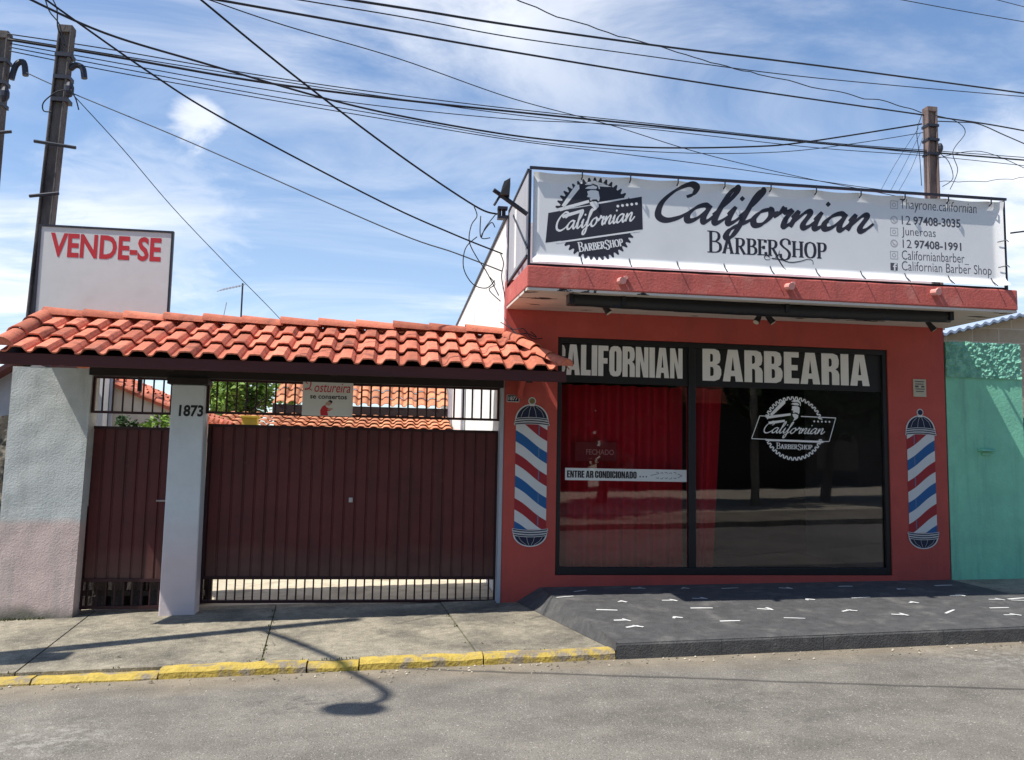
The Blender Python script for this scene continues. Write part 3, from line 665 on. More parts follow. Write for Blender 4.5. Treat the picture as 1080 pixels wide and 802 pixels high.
for hp in HEADS: put_flat(win_em, fx([(x*.85+.06, z*.85+.50) for x, z in hp]), y-.0014)
for i in range(5): win_em.disc(c0.x+(.70+.13*i)*ER, c0.z+.27*ER, .011, y-.0005, 8)
script_text(win_em, (c0.x-1.0*ER, c0.x+1.06*ER, c0.z-.28*ER, c0.z+.24*ER), y-.0005, .24, .12)
serif_text(win_em, (c0.x-.60*ER, c0.x+.62*ER, c0.z-.66*ER, c0.z-.44*ER), y-.0005, .2, .09)
o = obj('window_emblem', win_em, 'vinylwhite', win, label='white outline toothed round emblem')

# things on the shop front
t = empty('air_conditioning_notice', (2.6, .05, 1.43), 'narrow white strip notice about air conditioning stuck across the left pane', 'notice')
b = B(); q = mid_box(596, 724, 493.5, 496, 506.5, 508.5, .05); b.box(q[0], q[1], .046, .0515, q[2], q[3]); obj('strip', b, 'signwhite', t)
b = B(); block_text(b, 'ENTRE AR CONDICIONADO', (q[0]+.02, q[0]+.80, q[2]+.028, q[3]-.028), .0445, .05); obj('lettering', b, 'signblack', t)
b = B()
for i in range(3): b.disc(q[0]+.84+.035*i, q[2]+.05, .009, .0445, 8)
for s in (-1, 1):
    for i in range(5): b.ribbon([(q[0]+1.02+.05*i, (q[2]+q[3])/2+s*.030+.006*(-1)**i), (q[0]+1.045+.05*i, (q[2]+q[3])/2+s*.034), (q[0]+1.05+.05*i, (q[2]+q[3])/2+s*.018)], .006, .0445)
b.ribbon([(q[0]+.96, (q[2]+q[3])/2), (q[0]+1.05, (q[2]+q[3])/2+.02)], .006, .0443); b.ribbon([(q[0]+1.27, (q[2]+q[3])/2+.02), (q[0]+1.32, (q[2]+q[3])/2)], .006, .0443); b.ribbon([(q[0]+1.27, (q[2]+q[3])/2-.02), (q[0]+1.31, (q[2]+q[3])/2-.004)], .006, .0441)
obj('pictogram', b, 'greyink', t)

def barber_pole(cx_, sgn, label):
    t = empty('barber_pole_decal', (cx_, -.01, 1.5), label, 'decal', 'painted barber poles either side of the shop window')
    hw, zb, zt = .172, .90, 2.02
    b = B(); y = -.005
    names = ['dwhite', 'dred', 'dwhite', 'dblue']
    n = 14; band = .121
    def edge(k, s):   # s in 0..1 across, S-shaped fall
        return zt+.30-k*band - .235*(s - .035*math.sin(2*math.pi*s))
    for k in range(0, 14):
        b.cur = k % 4
        for i in range(n):
            s0, s1 = i/n, (i+1)/n
            P = [(s0, edge(k+1, s0)), (s1, edge(k+1, s1)), (s1, edge(k, s1)), (s0, edge(k, s0))]
            P = [(s, min(max(z, zb), zt)) for s, z in P]
            if max(p[1] for p in P)-min(p[1] for p in P) < 1e-4 or abs(P[0][1]-P[3][1])+abs(P[1][1]-P[2][1]) < 1e-4: continue
            pts = [(cx_+sgn*(s-.5)*2*hw, y, z) for s, z in P]
            if sgn < 0: pts = pts[::-1]
            b.add(pts, [(0, 1, 2, 3)])
    obj('striped_body', b, names, t)
    b = B()
    for s0, s1 in ((.72, .755),):
        for k in (1, 3, 5, 7, 9, 11):
            a0, a1 = [min(max(edge(k+1, s0)+.01, zb), zt), min(max(edge(k, s0)-.01, zb), zt)]
            x0, x1 = cx_+sgn*(s0-.5)*2*hw, cx_+sgn*(s1-.5)*2*hw
            if a1-a0 > .03: b.flat([(min(x0,x1), a0), (max(x0,x1), a0), (max(x0,x1), a1), (min(x0,x1), a1)], y-.001)
    obj('gloss_streak', b, 'dgloss', t)
    def half(zc, rx, rz, up, y, extra=0):
        pts = [(cx_+rx*math.cos(math.pi*i/20), zc+up*rz*math.sin(math.pi*i/20)) for i in range(21)]
        return pts if up > 0 else pts[::-1]
    for nm, zc, up in (('top_cap', 2.06, 1), ('bottom_cap', .86, -1)):
        b = B(); b.cur = 0
        rz = .17 if up > 0 else .13
        b.flat(half(zc, hw+.012, rz+.012, up, y), y-.001); b.cur = 1; b.flat(half(zc+up*.004, hw-.004, rz-.004, up, y), y-.002)
        for j in range(3):
            z0 = zc-up*.04+up*.026*j; w = hw+.022-.006*j; c = .018
            arc = lambda w, dz, z0=z0: [(cx_+w*(-1+2*i/10), z0+dz - up*.018*(1-(-1+2*i/10)**2)*-1*0 + .016*(1-(-1+2*i/10)**2)*(1 if up > 0 else -1)) for i in range(11)]
            b.cur = 0; b.ribbon(arc(w, 0), .024, y-.003-.0004*j); b.cur = 1; b.ribbon(arc(w-.006, 0), .012, y-.0045-.0004*j)
        b.cur = 0
        for k in (-.5, -.15, .2, .55):
            b.ribbon([(cx_+k*hw*1.4, zc+up*.04), (cx_+k*hw*1.1, zc+up*rz*.62), (cx_+k*hw*.45, zc+up*rz*.92)], .003, y-.0035)
        cap = obj(nm, b, ['dwhite', 'dnavy'], t)
        if up > 0:
            b = B(); b.cur = 0; b.disc(cx_, 2.275, .042, y-.001); b.flat([(cx_-.03, 2.22), (cx_+.03, 2.22), (cx_+.022, 2.25), (cx_-.022, 2.25)], y-.0022)
            b.cur = 1; b.disc(cx_, 2.275, .031, y-.0034)
            obj('finial', b, ['dwhite', 'dgold' if sgn > 0 else 'dnavy'], cap)
barber_pole(1.462, 1, 'painted red white and blue barber pole on the red wall beside the gate')
barber_pole(6.005, -1, 'painted red white and blue barber pole on the red wall beside the green wall')

t = empty('notice_plate', (6.0, 0, 2.5), 'small beige printed plate on the red wall above the right barber pole', 'plate')
q = bx(962.5, 400, 976.5, 419, 0); b = B(); b.box(q[0], q[1], -.012, -.001, q[2], q[3]); obj('plate', b, 'plate', t, bevel=.002)
b = B(); h = q[3]-q[2]; w = q[1]-q[0]
for k, (a, c) in enumerate(((.12, .85), (.15, .8), (.12, .4), (.6, .85), (.15, .88), (.2, .8))):
    zc = q[3]-h*(.14+.14*(k if k < 3 else k-1)); b.ribbon([(q[0]+w*a, zc), (q[0]+w*c, zc)], .011 if k not in (2, 3) else .022, -.0135)
obj('print', b, 'greyink', t)
t = empty('house_number_plate', (1.27, 0, 2.37), 'tiny dark enamel number plate reading 1877 on the red wall by the gate', 'number plate')
q = bx(534.5, 416.5, 547.5, 424.5, 0); b = B(); b.box(q[0], q[1], -.010, -.001, q[2], q[3]); obj('plate', b, 'dwhite', t, bevel=.002)
b = B(); b.box(q[0]+.006, q[1]-.006, -.0125, -.0102, q[2]+.006, q[3]-.006); obj('enamel', b, 'dnavy', t)
b = B(); put2d(b, text2d('1877', .02), (q[0]+.018, q[1]-.018, q[2]+.018, q[3]-.018), -.0135); obj('lettering', b, 'dwhite', t)

# rolled awning under the canopy
AY = -1.28
p, q = at(601, 315.5, AY), at(1001, 334, AY)
t = empty('rolled_awning', (p.x, AY, p.z), 'long rolled black awning hanging under the white soffit of the canopy', 'awning')
b = B(); n = 60; pts = [(p.x+(q.x-p.x)*i/n, AY+.004*noise.noise(Vector((i*.7, 0, 0))), p.z+(q.z-p.z)*i/n-.018*math.sin(math.pi*i/n)+.006*noise.noise(Vector((i*.45, 2, 0)))) for i in range(n+1)]
b.tube(pts, .066, 10)
for k in range(9): x = random.uniform(p.x+.2, q.x-.2); z = p.z+(q.z-p.z)*(x-p.x)/(q.x-p.x); b.add([(x, AY-.05, z-.045), (x+.11, AY-.05, z-.05), (x+.05, AY-.052, z-.075)], [(0,1,2)])
obj('fabric_roll', b, 'frame', t, smooth=True)
for f in (.0, .13, .55, .995):
    x = p.x+(q.x-p.x)*f; z = p.z+(q.z-p.z)*f; b = B(); b.box(x-.02, x+.02, AY-.075, AY+.075, z-.05, 3.215); obj('bracket', b, 'frame', t)
def spot(u, v, Y, heads, label):
    p = at(u, v, Y); t = empty('spotlight', tuple(p), label, 'spotlight', 'small spotlights under the canopy')
    b = B(); b.tube([(p.x, Y, p.z+.03), (p.x, Y, 3.27)], .012, 6); b.box(p.x-.05, p.x+.05, Y-.03, Y+.03, p.z+.02, p.z+.045); obj('mount', b, 'frame', t)
    for s in heads:
        b = B(); a = Vector((p.x+s*.02, Y, p.z+.02)); c = a+Vector((s*.075, -.03, -.11)); b.tube([a, a.lerp(c, .5), c], .02, 10, True, .036); h = obj('lamp_head', b, 'frame', t)
        b = B(); d = (c-a).normalized(); b.tube([c+d*.001, c+d*.006], .032, 10); obj('lens', b, 'plastic', h)
spot(805, 332, -.55, (-1, 1), 'twin headed black spotlight hanging under the middle of the awning roll')
spot(632, 321, -.8, (1,), 'small black spotlight under the left end of the awning roll')
spot(975, 340, -.45, (1,), 'small black spotlight under the right end of the awning roll')

# red curtains and mirror inside
def curtain(x0, x1, label, lean=0):
    b = B(); n = 90; vs = []
    for i in range(n+1):
        s = i/n
        for z, tt in ((2.5, 0), (.36, 1)):
            x = x0+(x1+lean*(1-tt)-x0)*s; vs.append((x, .32+.05*math.sin(s*(x1-x0)*34)+.02*math.sin(s*11), z))
    b.add(vs, [(2*i, 2*i+1, 2*i+3, 2*i+2) for i in range(n)])
    tag(obj('red_curtain', b, 'curtain', smooth=True), label, 'curtain', 'red curtains inside the shop window')
curtain(1.80, 3.24, 'wide red curtain hanging behind the left glass pane')
curtain(3.31, 3.60, 'narrow red curtain at the left edge of the right glass pane', .12)
qc = bx(607, 466, 650, 487, .22)
t = empty('closed_sign', (qc[0], .22, qc[2]), 'small red closed sign hanging in front of the curtain in the left pane', 'sign')
b = B(); b.box(qc[0], qc[1], .215, .225, qc[2], qc[3]); obj('board', b, 'dred', t)
b = B(); put2d(b, text2d('FECHADO', .02), (qc[0]+.12, qc[1]-.03, qc[2]+.07, qc[3]-.08), .213); obj('lettering', b, 'pink', t)
t = empty('salon_mirror', (5.2, 2.2, 1.6), 'pale framed mirror inside the shop at the right of the window', 'mirror')
a = at(886, 480, 2.2); c = at(918, 505, 2.2)
b = B(); b.box(a.x, c.x, 2.2, 2.22, c.z, a.z); obj('mirror_glass', b, 'greywall', t)
b = B(); e = .05; b.box(a.x-e, a.x, 2.19, 2.23, c.z-e, a.z+e); b.box(c.x, c.x+e, 2.19, 2.23, c.z-e, a.z+e); b.box(a.x, c.x, 2.19, 2.23, a.z, a.z+e); b.box(a.x, c.x, 2.19, 2.23, c.z-e, c.z); obj('frame', b, 'white', t)

# ------------------------------------------------------------------ banner on the canopy
BX0, BX1, BZ0, BZ1, BY = 1.20, 6.03, 3.455, 4.345, -1.40
ban = empty('banner_sign', (BX0, BY, BZ0), 'long white vinyl banner with dark script lettering on a steel frame on the canopy', 'banner')
def sheet_y(x, z):
    tie = .468; s = abs(math.sin(math.pi*(x-BX0)/tie)); top = max(0, (z-4.20)/.145); bot = max(0, (3.54-z)/.085)
    y = BY - .24*max(0, z-(4.325-.01-.085*s**.6)) - (bot**1.25)*(.05+.03*s**.5)
    rt = max(0, (x-5.93)/.085); y -= .045*rt**1.3
    lf = max(0, (1.262-x)/.06); y += .02*lf
    return y
b = B(); nx = 300; zs = [3.458,3.464,3.472,3.482,3.492,3.502,3.514,3.528,3.542,3.556,3.60,3.8,4.0,4.15,4.20,4.215,4.23,4.245,4.26,4.275,4.29,4.305,4.32,4.335]
vs = []
for z in zs:
    for i in range(nx+1):
        x = BX0+.015+(BX1-BX0-.03)*i/nx; sag = .018*abs(math.sin(math.pi*(x-BX0)/.468)) if z > 4.2 else 0
        za = z-sag*(max(0, z-4.2)/.135); vs.append((x, sheet_y(x, za), za))
b.add(vs, [(j*(nx+1)+i, j*(nx+1)+i+1, (j+1)*(nx+1)+i+1, (j+1)*(nx+1)+i) for j in range(len(zs)-1) for i in range(nx)])
obj('vinyl_sheet', b, 'banner', ban, smooth=True)
b = B(); b.box(1.168, 1.172, -1.36, -.05, 3.56, 4.34)
obj('side_sheet', b, 'bannerside', ban)
b = B(); b.box(1.166, 1.1675, -.62, -.50, 3.60, 4.22); obj('side_sheet_strip', b, 'white', ban)  # white upright strip on the grey side sheet
b = B()
for q0, q1 in (((BX0-.03,BY-.035,BZ1+.012),(BX1+.03,BY-.035,BZ1+.012)), ((BX0-.03,BY+.01,BZ0-.012),(BX1+.03,BY+.01,BZ0-.012)), ((BX0-.02,BY-.005,BZ0-.03),(BX0-.02,BY-.005,BZ1)), ((BX1+.02,BY-.005,BZ0-.03),(BX1+.02,BY-.005,BZ1)),
             ((BX0-.03,BY+.03,BZ1+.012),(BX0-.03,-.02,BZ1+.012)), ((BX0-.03,BY+.03,3.53),(BX0-.03,-.02,3.55)), ((BX0-.03,-.03,3.5),(BX0-.03,-.03,BZ1)), ((BX1+.03,BY+.03,BZ1),(BX1+.03,.15,BZ1)),
             ((BX0-.03,BY,3.6),(BX0-.03,-.4,4.2))):
    b.obox(q0, q1, .024, .024)
obj('frame', b, 'steel', ban)
for i in range(1, 11):
    b = B()
    x = BX0+.468*i
    if x > BX1-.05: break
    b.tube([(x, BY-.056, BZ1+.02), (x, BY-.056, BZ1-.05), (x, BY-.02, BZ1-.065)], .007, 5); obj('tie_rope', b, 'steel', ban)
    b = B(); b.tube([(x, BY-.105, BZ0-.01), (x+.004, sheet_y(x, 3.5)-.008, BZ0+.05), (x+.004, sheet_y(x, 3.545)-.006, BZ0+.09)], .005, 5); obj('tie_rope', b, 'steel', ban)
for z in (3.66, 3.92): b = B(); b.tube([(BX1-.08, BY-.03, z-.01), (BX1-.02, BY-.09, z), (BX1+.04, BY-.035, z)], .005, 5); obj('tie_rope', b, 'steel', ban)
LY = BY-.0007
def hug(b):
    b.v = [(x, y+sheet_y(x, z)-BY, z) for x, y, z in b.v]; return b
def bq(u0, u1, vt0, vt1, vb0, vb1): return mid_box(u0, u1, vt0, vt1, vb0, vb1, LY)
b = B(); a = at(695, 245, LY); c = at(920, 240, LY)
script_text(b, (at(694, 215, LY).x, at(921, 215, LY).x, (at(783, 252, LY).z+.0), (at(728, 193, LY).z+at(783, 205, LY).z)/2+.02), LY, .45, .15, .36)
obj('script_lettering', hug(b), 'ink', ban, label='dark brush script reading Californian')
b = B(); q = bq(746, 872, 247, 255, 262, 271.5); serif_text(b, (q[0], q[1], at(800, 273, LY).z, at(800, 246.5, LY).z), LY, .19, .065)
# scissors and flourish under the S
s0 = at(819, 274, LY)
for pts, w in (([(-.07,.02),(-.10,.035),(-.125,.02),(-.11,-.005),(-.08,-.005),(-.06,.01)], .010), ([(-.05,.01),(.05,.0),(.14,-.02),(.24,-.005),(.32,.02),(.37,.01),(.375,-.03)], .012), ([(-.02,.07),(.04,-.03),(.09,-.10)], .018), ([(-.01,.02),(.02,.05),(.03,.09)], .012)):
    pp = catmull([(s0.x+x, s0.z+z) for x, z in pts], 6); b.ribbon(pp, (lambda d, t, w=w: w*(1-.6*t)), LY-.0006, lift=.0003)
obj('serif_lettering', hug(b), 'ink', ban, label='dark serif capitals reading BarberShop with scissors flourish')
b = B(); cb = B()
lines = [('Thayrone.californian', '', 949, 1030, 212.5, 226), ('12', '97408-3035', 951, 1013, 229.5, 239.5), ('Juneroas', '', 951, 987, 240.5, 252), ('12', '97408-1991', 952, 1014, 254.5, 264), ('Californianbarber_', '', 951, 1022, 266, 277.5), ('Californian Barber Shop', '', 951, 1046, 278, 291)]
for i, (a_, c_, u0, u1, v0, v1) in enumerate(lines):
    um = (u0+u1)/2; slope = .052-.0018*i*2; vt = v0+ (0); p0 = at(u0, v0, LY); p1 = at(u1, v1, LY); z0, z1 = at(um, v1, LY).z, at(um, v0, LY).z
    if c_:
        put2d(b, text2d(a_, -.004), (p0.x, p0.x+.095, z0+.008, z1), LY)
        put2d(b, text2d(c_, .022), (p0.x+.125, p1.x, z0+.008, z1), LY)
    else: put2d(b, text2d(a_, -.006), (p0.x, p1.x, z0, z1), LY)
    # icons: camera squares, phone rounds, letter f
    ic = at(943, (v0+v1)/2, LY); ic.z = (z0+z1)/2; h = .038
    if i in (0, 2, 4):
        cb.ribbon([(ic.x-h, ic.z-h), (ic.x+h, ic.z-h), (ic.x+h, ic.z+h), (ic.x-h, ic.z+h)], .010, LY, closed=True); cb.ribbon([(ic.x+.019*math.cos(k*.7), ic.z+.019*math.sin(k*.7)) for k in range(9)], .008, LY, closed=True)
    elif i in (1, 3):
        cb.ribbon([(ic.x+.034*math.cos(k*.42), ic.z+.034*math.sin(k*.42)) for k in range(15)], .012, LY, closed=True); cb.ribbon([(ic.x-.014, ic.z+.012), (ic.x-.006, ic.z-.008), (ic.x+.014, ic.z-.014)], .012, LY)
    else:
        b.flat([(ic.x-h, ic.z-h), (ic.x+h, ic.z-h), (ic.x+h, ic.z+h), (ic.x-h, ic.z+h)], LY)
        fb = B(); fb.ribbon(catmull([(ic.x+.006, ic.z-h), (ic.x+.006, ic.z+.008), (ic.x+.012, ic.z+.026), (ic.x+.030, ic.z+.028)], 5), .016, LY-.0012); fb.ribbon([(ic.x-.012, ic.z+.002), (ic.x+.028, ic.z+.002)], .013, LY-.0016)
con = obj('contact_lettering', hug(b), 'greyink', ban, label='grey contact lines with phone numbers'); obj('contact_icon', hug(cb), 'paleink', ban); obj('letter_icon', hug(fb), 'banner', ban)
# emblem, tilted, dark on white
c0 = at(628, 231, LY); ER = .385; A_ = R(11)
ff = lambda pts: rotp([(x*ER, z*ER) for x, z in pts], A_, c0.x, c0.z)
em = B(); em.cur = 0
up = gear(0, .0, .98, 44, .10, R(22), R(158)); lo = gear(0, .0, .98, 44, .10, R(202), R(338))
fl(em, ff(up), LY); fl(em, ff([(x, z-.02) for x, z in lo]), LY)
fl(em, ff([(-1.34,-.42),(1.14,-.42),(1.27,.40),(-1.14,.30)]), LY-.0003)
emb = obj('emblem', hug(em), 'ink', ban, label='dark toothed emblem with tilted name band')
el = B(); yy = LY-.0007
el.ribbon(ff([(-1.1,-.455),(1.05,-.445)]), .016, yy); el.ribbon(ff([(.15,.38),(.92,.41)]), .014, yy)
for q in RAZ: fl(el, ff([(x+.02, z+.40) for x, z in q]), yy-.0002)
for hp in HEADS: fl(el, ff([(x*.95+.04, z*.95+.44) for x, z in hp]), yy-.0004)
for i in range(5):
    (px, pz), = ff([(.62+.12*i, .24)]); el.disc(px, pz, .014, yy, 8)
tmp = B(); script_text(tmp, (-1.0, 1.0, -.34, .26), 0, .30, .13)
k = len(el.v); el.v += [(lambda r: (r[0], yy+v[1]*1.0, r[1]))(ff([(v[0], v[2])])[0]) for v in tmp.v]; el.f += [[i+k for i in f] for f in tmp.f]; el.mi += tmp.mi
tmp = B(); serif_text(tmp, (-.56, .58, -.80, -.52), 0, .2, .09)
k = len(el.v); el.v += [(lambda r: (r[0], yy+v[1], r[1]))(ff([(v[0], v[2])])[0]) for v in tmp.v]; el.f += [[i+k for i in f] for f in tmp.f]; el.mi += tmp.mi
obj('emblem_lettering', hug(el), 'banner', emb)

# floodlight on an arm at the banner corner
e = at(556, 226, -1.44); f = at(527, 205, -1.40)
t = empty('floodlight', tuple(e), 'small dark floodlight on a slanted arm at the left corner of the banner', 'floodlight')
b = B(); b.tube([e, e.lerp(f, .5), f], .022, 7); obj('arm', b, 'steel', t)
b = B(); g = f+Vector((.05, 0, .03)); b.hexa([(g.x-.05,g.y-.07,g.z-.05),(g.x+.03,g.y-.09,g.z-.06),(g.x+.05,g.y+.07,g.z-.06),(g.x-.05,g.y+.05,g.z-.05),(g.x-.02,g.y-.08,g.z+.07),(g.x+.035,g.y-.10,g.z+.10),(g.x+.06,g.y+.08,g.z+.10),(g.x-.02,g.y+.06,g.z+.07)]); obj('lamp_head', b, 'frame', t)
b = B(); b.tube([f, f+Vector((-.06, -.02, .03))], .02, 6); b.tube([f+Vector((.0,0,-.02)), f+Vector((-.05,0,-.11))], .012, 6); obj('bracket', b, 'steel', t)

# ------------------------------------------------------------------ tiled gate roof
RY, RZ, EY, EZ = .10, 2.965, -.86, 2.50
def tile_field(b, x0, x1, ey, ez, ry, rz, w=.245, rows=4, thick=.014, hump=.052, keep=None, jit=.004, seg=11):
    """courses of interlocking clay tiles from the eave (ey,ez) to the ridge (ry,rz)"""
    sl = Vector((0, ry-ey, rz-ez)); Ls = sl.length; d = sl.normalized(); nrm = Vector((1,0,0)).cross(d)
    if nrm.z < 0: nrm = -nrm
    step = Ls/rows; n = int(round((x1-x0)/w)); w = (x1-x0)/n
    prof = [(0,.002),(.08,-.004),(.18,-.004),(.26,.004),(.31,.018),(.36,.034),(.42,.046),(.50,hump),(.64,hump+.003),(.78,hump),(.86,.046),(.92,.032),(.97,.016),(1.03,.004)]
    for r in range(rows):
        for c in range(n):
            if keep and not keep(x0+(c+.5)*w, ey+(ry-ey)*(r+.5)/rows): continue
            jx, js, jn = random.uniform(-1,1)*jit, random.uniform(-1,1)*jit*1.5, random.uniform(-.3,1)*jit
            a, e_ = r*step+js-.02, (r+1)*step+.05
            vs = []
            for s, lift in ((a, .042+jn), ((a+e_)/2, .022+jn), (e_, .0)):
                for u, h in prof:
                    p = Vector((x0+(c+u)*w+jx, ey, ez))+d*s+nrm*(h+lift); vs.append(p)
                for u, h in prof:
                    p = Vector((x0+(c+u)*w+jx, ey, ez))+d*s+nrm*(h+lift-thick); vs.append(p)
            m_ = len(prof); fs = []
            for k in range(2):
                o0, o1 = k*2*m_, (k+1)*2*m_
                for i in range(m_-1):
                    fs.append((o0+i, o0+i+1, o1+i+1, o1+i)); fs.append((o0+m_+i+1, o0+m_+i, o1+m_+i, o1+m_+i+1))
                fs.append((o0+m_, o0, o1, o1+m_)); fs.append((o0+m_-1, o0+2*m_-1, o1+2*m_-1, o1+m_-1))
            for i in range(m_-1): fs.append((i, m_+i, m_+i+1, i+1))
            b.add(vs, fs)
def cap_tiles(b, p, q, n, r=.085, seg=9):
    """half-round cap tiles laid from p to q"""
    p, q = Vector(p), Vector(q); d = (q-p)/n; dn = d.normalized(); a = dn.cross(Vector((0,0,1))).normalized(); u = a.cross(dn)
    for i in range(n):
        s, e_ = p+d*(i-.06), p+d*(i+1.02); vs = []
        jz = random.uniform(-.006, .008)
        for c, rr, up in ((s, r*1.12, .016), (e_, r*.94, 0)):
            for k in range(seg): t_ = math.pi*k/(seg-1); vs.append(c+a*rr*math.cos(t_)+u*(rr*.85*math.sin(t_)+up+jz))
            for k in range(seg): t_ = math.pi*k/(seg-1); vs.append(c+a*(rr-.014)*math.cos(t_)+u*((rr-.014)*.85*math.sin(t_)+up+jz))
        m_ = seg; fs = []
        for k in range(m_-1):
            fs += [(k, k+1, 2*m_+k+1, 2*m_+k), (m_+k+1, m_+k, 3*m_+k, 3*m_+k+1), (k, m_+k, m_+k+1, k+1), (2*m_+k+1, 3*m_+k+1, 3*m_+k, 2*m_+k)]
        fs += [(0, 2*m_, 3*m_, m_), (m_-1, 2*m_-1, 4*m_-1, 3*m_-1)]
        if i == 0: fs += [tuple(range(m_, 2*m_))]
        b.add(vs, fs)
roof = empty('gate_roof', (-1.1, 0, 2.35), 'long narrow terracotta tiled roof with dark maroon fascia over the two gates', 'roof')
RXL, RXR = -3.60, 1.66
def keepr(x, y): return x < 1.14+ max(0, (RY-y))*.56
b = B(); tile_field(b, RXL+.06, RXR+.02, EY, EZ, RY, RZ, w=.206, rows=3, hump=.046, keep=keepr)
obj('roof_tiles', b, 'tile', roof)
b = B(); tile_field(b, RXL+.06, 1.10, 1.0, EZ+.03, RY, RZ)
obj('rear_tiles', b, 'tile', roof)
b = B(); cap_tiles(b, (RXL+.04, RY, RZ+.035), (1.14, RY, RZ+.035), 12, .095)
ridge = obj('ridge_tiles', b, 'tile', roof)
b = B(); cap_tiles(b, (RXL+.06, EY-.03, EZ+.06), (RXL+.04, RY, RZ+.06), 3, .085); cap_tiles(b, (RXR-.02, EY-.03, EZ+.05), (1.17, RY-.14, RZ+.0), 4, .075)
obj('verge_tiles', b, 'tile', roof)
b = B(); b.box(RXL-.02, RXR+.0, EY-.01, EY+.02, EZ-.095, EZ+.012)
b.hexa([(RXL+.0,EY+.02,EZ-.095),(RXL+.03,EY+.02,EZ-.095),(RXL+.03,RY,RZ-.15),(RXL+.0,RY,RZ-.15),(RXL+.0,EY+.02,EZ+.012),(RXL+.03,EY+.02,EZ+.012),(RXL+.03,RY,RZ-.0),(RXL,RY,RZ-.0)])
obj('fascia_board', b, 'maroon', roof, bevel=.004)
b = B(); b.box(-3.06, 1.14, -.07, .07, 2.405, 2.52); obj('beam', b, 'darkwood', roof)
for x in (-3.35, -2.1, -.6, .75, 1.3):
    if x > 1.16: b = B(); b.obox((x, EY+.03, EZ-.06), (x, -.02, 2.86), .06, .10)
    else: b = B(); b.obox((x, EY+.03, EZ-.06), (x, RY, RZ-.10), .06, .10)
    obj('rafter', b, 'darkwood', roof)
b = B(); b.obox((1.32, -.04, 2.36), (1.32, -.30, 2.50), .05, .06); b.box(1.29, 1.35, -.08, -.004, 2.30, 2.5); obj('bracket', b, 'redwall', roof)
b = B(); b.hexa([(RXL+.03,EY+.03,EZ-.02),(1.62,EY+.03,EZ-.02),(1.15,RY,RZ-.03),(RXL+.03,RY,RZ-.03),(RXL+.03,EY+.03,EZ-.005),(1.62,EY+.03,EZ-.005),(1.15,RY,RZ-.015),(RXL+.03,RY,RZ-.015)]); obj('underboard', b, 'darkwood', roof)

b = B(); b.box(-2.30, -1.90, -.10, .12, 2.337, 2.403); obj('column_block', b, 'darkwood', roof)
# pillars
def solid(name, pts_b, pts_t, y0, y1, m, label, cat, bevel=.01, sub=None):
    b = B(); (x0, z0), (x1, z1) = pts_b; (x2, z2), (x3, z3) = pts_t
    n, k = 14, 40; vs = []; fs = []
    for j in range(k+1):
        for i in range(n+1):
            s, t_ = i/n, j/k; xa = x0+(x2-x0)*t_; xb = x1+(x3-x1)*t_; za = z0+(z2-z0)*t_; zb = z1+(z3-z1)*t_
            x, z = xa+(xb-xa)*s, za+(zb-za)*s; vs.append((x, y0+(sub or 0)*noise.noise(Vector((x*5, 0, z*5)))*(0 if i in (0, n) else 1), z))
    for j in range(k):
        for i in range(n): q = j*(n+1)+i; fs.append((q, q+1, q+n+2, q+n+1))
    b.add(vs, fs)
    b.add([(x0,y0,z0),(x1,y0,z1),(x3,y0,z3),(x2,y0,z2),(x0,y1,z0),(x1,y1,z1),(x3,y1,z3),(x2,y1,z2)], [(5,4,7,6),(4,0,3,7),(1,5,6,2),(3,2,6,7)])
    return tag(obj(name, b, m), label, cat)
pp = solid('boundary_pillar', ((-3.82,-.3),(-3.085,-.3)), ((-3.80,2.47),(-3.045,2.47)), -.02, .22, 'pillar', 'wide rough plastered pillar, pale green above and pinkish below, left of the small gate', 'pillar', sub=.005)
colm = empty('gate_column', (-2.09, 0, 0), 'slim pale blue plastered column numbered 1873 between the two gates', 'column')
b = B(); b.prism([(-2.265,-.1),(-1.915,-.1),(-1.935,2.335),(-2.26,2.335)], -.06, .14); obj('shaft', b, 'column', colm, bevel=.012)
q = bx(189, 427, 214, 440, -.06); b = B(); put2d(b, text2d('1873', .035), (q[0], q[1], q[2], q[3]), -.0625, .03); obj('house_number', b, 'signblack', colm)

